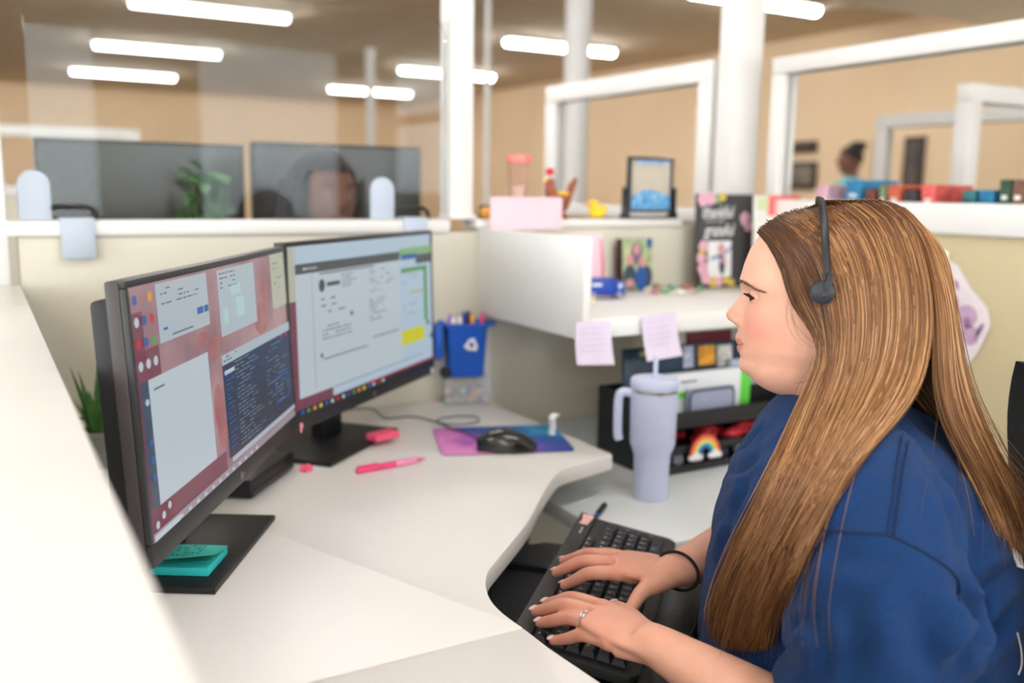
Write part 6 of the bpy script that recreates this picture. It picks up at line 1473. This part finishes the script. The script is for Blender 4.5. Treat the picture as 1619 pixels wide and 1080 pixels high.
# far side and back of the head, given directly in her frame
GR = [[(0.0, -.008, -.040), (-.018, -.050, -.062), (-.05, -.074, -.105), (-.075, -.086, -.155), (-.10, -.09, -.21), (-.15, -.10, -.262), (-.23, -.10, -.33), (-.285, -.10, -.43)],
      [(-.06, -.003, -.006), (-.08, -.052, -.03), (-.10, -.080, -.08), (-.12, -.092, -.15), (-.15, -.095, -.22), (-.205, -.09, -.275), (-.278, -.08, -.37), (-.298, -.08, -.47)],
      [(-.12, 0, -.005), (-.158, -.042, -.035), (-.182, -.062, -.09), (-.195, -.068, -.16), (-.21, -.06, -.23), (-.25, -.06, -.30), (-.29, -.05, -.40), (-.303, -.05, -.49)],
      [(-.15, .0, -.014), (-.192, .0, -.06), (-.210, .0, -.12), (-.220, .0, -.18), (-.236, 0, -.25), (-.268, 0, -.33), (-.295, 0, -.42), (-.305, 0, -.5)]]
GRr = np.array([resample(g, KP) for g in GR])
for n in range(HN_O):
    u = rng.random(); G = pick(GRr, u).copy(); j = rng.normal(0, 1, 3)
    G += np.outer(0.3 + vv, j * np.array([0.003, 0.006, 0.002])); G[:, 0] -= 0.002 + rng.random() * 0.004
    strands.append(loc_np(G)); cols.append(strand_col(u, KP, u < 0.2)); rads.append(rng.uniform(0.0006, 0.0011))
# loose flyaway hairs over the shoulder and along the outline
for q in range(110):
    u = rng.random(); G = pick(GLr if q % 2 else GBr, 0.5 + 0.5 * u if q % 2 else u).copy(); k0 = rng.uniform(0.35, 0.6); w9 = np.clip((vv - k0) / (1 - k0), 0, 1)
    G[:, 0] += (rng.normal(0, 45) + (30 if q % 2 else 0)) * w9 ** 1.4 + rng.normal(0, 6) * np.sin(vv * 9 + q); G[:, 1] += rng.normal(-10, 25) * w9
    P = []
    for k in range(KP):
        r = ray(G[k, 0], G[k, 1]); tn = (C0 - G[k, 2]) / ((r[0] + r[1]) * S2); th = nearest_t(G[k, 0], G[k, 1]); P.append(r * (min(tn, th - 0.003) if th < tn + 0.08 else tn) + np.array([0, 0, CAM_Z]))
    strands.append(np.array(P)); cols.append(strand_col(u, KP) * 1.1); rads.append(0.00022)
# fine wisps by the cheek
for g in ([(1250, 480, .072), (1252, 505, .076), (1268, 528, .079), (1288, 545, .083)], [(1248, 470, .070), (1244, 500, .074), (1252, 530, .076), (1272, 552, .080)], [(1252, 500, .075), (1262, 530, .078), (1280, 548, .081), (1295, 552, .084)], [(1290, 555, .085), (1278, 585, .083), (1262, 610, .080), (1256, 632, .080)], [(1294, 560, .086), (1276, 600, .083), (1264, 625, .081), (1262, 645, .082)], [(1300, 560, .087), (1290, 590, .085), (1270, 605, .083), (1252, 606, .08)]):
    for q in range(2):
        G = resample(g, KP); G[:, :2] += rng.normal(0, 1.5, 2); P = []
        for k in range(KP):
            r = ray(G[k, 0], G[k, 1]); tn = (C0 - G[k, 2]) / ((r[0] + r[1]) * S2); th = nearest_t(G[k, 0], G[k, 1]); P.append(r * min(tn, th - 0.0012) + np.array([0, 0, CAM_Z]))
        strands.append(np.array(P)); cols.append(strand_col(0.1, KP, True)); rads.append(0.00018)
S3 = np.array(strands); N_, K_ = S3.shape[:2]
T = np.gradient(S3, axis=1); T /= np.linalg.norm(T, axis=2, keepdims=True) + 1e-9
a0 = np.cross(T, np.array([0.66, 0.75, 0.1])); a0 /= np.linalg.norm(a0, axis=2, keepdims=True) + 1e-9; b0 = np.cross(T, a0)
prof_r = np.array(rads)[:, None] * np.interp(np.linspace(0, 1, K_), [0, 0.1, 0.8, 1], [0.8, 1, 1, 0.3])[None]
V = np.stack([S3 + (a0 * math.cos(q) + b0 * math.sin(q)) * prof_r[..., None] for q in (0.3, 0.3 + 2.094, 0.3 + 4.189)], 2).reshape(-1, 3)
idx = (np.arange(N_)[:, None, None] * K_ + np.arange(K_ - 1)[None, :, None]) * 3 + np.arange(3)[None, None, :]
idn = (np.arange(N_)[:, None, None] * K_ + np.arange(K_ - 1)[None, :, None]) * 3 + ((np.arange(3) + 1) % 3)[None, None, :]
F = np.stack([idx, idn, idn + 3, idx + 3], -1).reshape(-1, 4)
hm = bpy.data.meshes.new('hair')
V = V - np.array(WOMAN.location)[None]
hm.vertices.add(len(V)); hm.vertices.foreach_set('co', V.ravel().astype(np.float32))
hm.loops.add(F.size); hm.loops.foreach_set('vertex_index', F.ravel().astype(np.int32))
hm.polygons.add(len(F)); hm.polygons.foreach_set('loop_start', (np.arange(len(F)) * 4).astype(np.int32)); hm.polygons.foreach_set('loop_total', np.full(len(F), 4, np.int32))
hm.update(); hm.polygons.foreach_set('use_smooth', [True] * len(F))
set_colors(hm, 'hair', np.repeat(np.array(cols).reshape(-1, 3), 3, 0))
M_hair = bpy.data.materials.new('light_brown_hair'); M_hair.use_nodes = True
_b = M_hair.node_tree.nodes['Principled BSDF']; _a = M_hair.node_tree.nodes.new('ShaderNodeAttribute'); _a.attribute_name = 'hair'; M_hair.node_tree.links.new(_a.outputs['Color'], _b.inputs['Base Color'])
_b.inputs['Roughness'].default_value = 0.42; _b.inputs['Specular IOR Level'].default_value = 0.35
HAIR = link('hair', hm, M_hair, WOMAN); HAIR['label'] = 'long straight light brown hair'; HAIR['kind'] = 'stuff'

# ------------------------------------------------------------------ distant person in teal, and a figure standing in for a reflected head
def simple_person(label, base, yaw, scale, skin_rgb, shirt_rgb, hair_rgb, hair_kind, seated=False, turn=0.0):
    """f forward, l left, z from the floor; scale 1 = 1.68 m standing"""
    T_ = thing('person', label, 'person', base, yaw); T_.scale = (scale,) * 3
    dz = -0.42 if seated else 0.0
    b = B(); h = 1.57 + dz
    b.ball((0.0, 0, h), (0.092, 0.074, 0.108), 24, 18); b.ball((0.015, 0, h - 0.055), (0.072, 0.058, 0.06), 20, 14); b.ball((0.094, 0, h - 0.012), (0.018, 0.013, 0.02), 12, 8)
    for s_ in (-1, 1): b.ball((-0.005, s_ * 0.076, h - 0.005), (0.016, 0.008, 0.028), 10, 8)
    b.tube([(-0.015, 0, h - 0.05), (-0.02, 0, h - 0.16)], 0.05, 16); b.tube([(-0.02, 0, h - 0.14), (-0.02, 0, h - 0.6)], [0.07, 0.10], 20)
    for s_ in (-1, 1):
        P = [(-0.02, s_ * 0.17, h - 0.20), (-0.04, s_ * 0.22, h - 0.46), (0.14, s_ * 0.18, h - 0.62), (0.20, s_ * 0.15, h - 0.63)]
        b.tube(smooth_path(P, 5), np.interp(np.linspace(0, 1, 16), [0, .35, .9, 1], [0.05, 0.042, 0.03, 0.035]), 14)
        b.tube([(0.19, s_ * 0.15, h - 0.63), (0.26, s_ * 0.13, h - 0.64)], [0.034, 0.022], 12, flat=0.5)
        for k in range(4): b.tube([(0.25, s_ * (0.15 - 0.013 * k), h - 0.638), (0.30, s_ * (0.146 - 0.011 * k), h - 0.65)], [0.009, 0.006], 8)
        b.tube([(0.20, s_ * 0.125, h - 0.635), (0.25, s_ * 0.105, h - 0.645)], [0.012, 0.008], 8)
    m = fuse(b, 0.007, 3); link('body', m, mat('skin_' + hair_kind, skin_rgb, 0.55, var=0.06, scale=20), T_)
    b = B(); b.loft([ringf(z0, f0, df, wl, 32) for z0, f0, df, wl in ((h - 0.135, -0.02, 0.06, 0.075), (h - 0.16, -0.02, 0.085, 0.13), (h - 0.20, -0.02, 0.105, 0.19), (h - 0.30, -0.02, 0.125, 0.20), (h - 0.45, -0.015, 0.13, 0.185), (h - 0.62, -0.01, 0.135, 0.19))])
    for s_ in (-1, 1): b.tube([(-0.02, s_ * 0.13, h - 0.20), (-0.03, s_ * 0.20, h - 0.32), (-0.038, s_ * 0.22, h - 0.42)], [0.07, 0.068, 0.062], 18)
    m = fuse(b, 0.009, 4); link('shirt', m, mat('shirt_' + hair_kind, shirt_rgb, 0.9, var=0.08, scale=20, bump=0.3, bscale=80), T_)
    b = B()
    for s_ in (-1, 1):
        P = [(-0.01, s_ * 0.09, h - 0.60), (0.0, s_ * 0.10, h - 1.05), (-0.01, s_ * 0.10, 0.08)] if not seated else [(-0.02, s_ * 0.09, h - 0.63), (0.42, s_ * 0.10, h - 0.66), (0.42, s_ * 0.10, 0.10)]
        b.tube(smooth_path(P, 6), np.interp(np.linspace(0, 1, 13), [0, .5, 1], [0.10, 0.075, 0.05]), 18)
    b.ball((-0.015, 0, h - 0.62), (0.13, 0.18, 0.09), 20, 14)
    m = fuse(b, 0.010, 3); link('trousers', m, mat('trousers_' + hair_kind, (50, 52, 62), 0.9, var=0.1), T_)
    for s_ in (-1, 1):
        fx = 0.42 if seated else 0.0
        B().loft([[(fx + f0, s_ * 0.10 + w0 * math.cos(q), 0.002 + h0 * max(0, math.sin(q))) for q in [2 * math.pi * k / 14 for k in range(14)]] for f0, w0, h0 in ((-0.07, 0.02, 0.05), (-0.05, 0.035, 0.09), (0.02, 0.038, 0.09), (0.09, 0.042, 0.05), (0.16, 0.036, 0.035), (0.19, 0.015, 0.015))]).done('shoe', M_black, T_)
    hb = B()
    rings = []
    for i in range(18):
        el = math.radians(90 - (118 if hair_kind == 'long' else 92) * i / 17); R1 = []
        for k in range(36):
            az = 2 * math.pi * k / 36; c = math.cos(az)
            elc = max(el, math.radians(32 if c > 0.35 else (5 if c > -0.1 else -40)))
            wob = 1.0 + 0.05 * math.sin(az * 9 + i * 1.7)
            R1.append((0.101 * math.cos(elc) * c * wob - 0.004, 0.084 * math.cos(elc) * math.sin(az) * wob, h + 0.118 * math.sin(elc)))
        rings.append(R1)
    hb.loft(rings)
    if hair_kind == 'long':
        for k in range(15):
            az = math.radians(70 + 220 * k / 14); hb.tube(smooth_path([(0.09 * math.cos(az), 0.078 * math.sin(az), h + 0.04), (0.10 * math.cos(az) - 0.01, 0.092 * math.sin(az), h - 0.08), (0.105 * math.cos(az) - 0.02, 0.11 * math.sin(az), h - 0.24)], 4), [0.020] * 8 + [0.008], 8)
    else:
        hb.ball((-0.05, 0, h + 0.105), (0.07, 0.065, 0.045), 16, 12)
        for k in range(26): hb.ball((-0.05 + 0.055 * math.cos(k * 2.4) * (0.5 + k / 50), 0.06 * math.sin(k * 2.4) * (0.5 + k / 50), h + 0.09 + 0.04 * ((k * 7) % 5) / 5), 0.021, 8, 6)
    hb.done('hair', mat('hair_' + hair_kind, hair_rgb, 0.6, var=0.3, scale=60, bump=0.6, bscale=150), T_)
    for s_ in (-1, 1):
        e = B().ball((0.083, s_ * 0.031, h + 0.004), (0.010, 0.010, 0.005), 12, 8).done('eye', mat('soft_eye_white', (150, 136, 130), 0.4), T_); B().ball((0.0905, s_ * 0.031, h + 0.004), (0.004, 0.0050, 0.0048), 10, 8).done('iris', M_lash, e)
        B().tube([(0.091, s_ * 0.016, h + 0.026), (0.090, s_ * 0.034, h + 0.030), (0.078, s_ * 0.050, h + 0.025)], [0.003, 0.003, 0.0015], 6).done('eyebrow', M_lash, T_)
    B().ball((0.082, 0, h - 0.062), (0.008, 0.022, 0.007), 14, 8).done('lips', mat('lips_' + hair_kind, tuple(int(v * 0.78) for v in skin_rgb), 0.5), T_)
    if turn:
        for o9 in [c for c in T_.children_recursive if c.name.split('.')[0] in ('body', 'hair', 'eye', 'iris', 'eyebrow', 'lips')]:
            V9 = coords(o9.data); s9 = np.clip((V9[:, 2] - (h - 0.20)) / 0.09, 0, 1); a9 = turn * s9 * s9 * (3 - 2 * s9)
            X9, Y9 = V9[:, 0].copy(), V9[:, 1].copy(); V9[:, 0] = X9 * np.cos(a9) - Y9 * np.sin(a9); V9[:, 1] = X9 * np.sin(a9) + Y9 * np.cos(a9)
            o9.data.vertices.foreach_set('co', V9.ravel()); o9.data.update()
    return T_
simple_person('person in a teal shirt with dark gathered hair in the distance', (5.95, 5.10, 0.0), math.radians(150), 0.985, (128, 86, 66), (120, 196, 204), (46, 40, 38), 'gathered')
CX, CY = 0.795, 2.40
simple_person('seated figure with dark hair standing in for a head reflected in the shield', (CX, CY, 0.0), 0.0, 1.085, (112, 76, 62), (60, 62, 72), (34, 30, 32), 'long', seated=True, turn=math.radians(-78))  # solid figure added in place of a reflection in the shield
st_ = thing('stool', 'low stool added under the figure standing in for the reflected head', 'stool', (CX - 0.02, CY, 0)); B().lathe([(0.16, 0.40), (0.17, 0.41), (0.17, 0.435), (0.15, 0.44)], 24).done('seat', M_black, st_); B().cyl((0, 0, 0.02), (0, 0, 0.40), 0.025).done('column', M_metal, st_); B().lathe([(0.18, 0.0), (0.18, 0.012), (0.03, 0.03)], 24).done('foot_disc', M_black, st_)
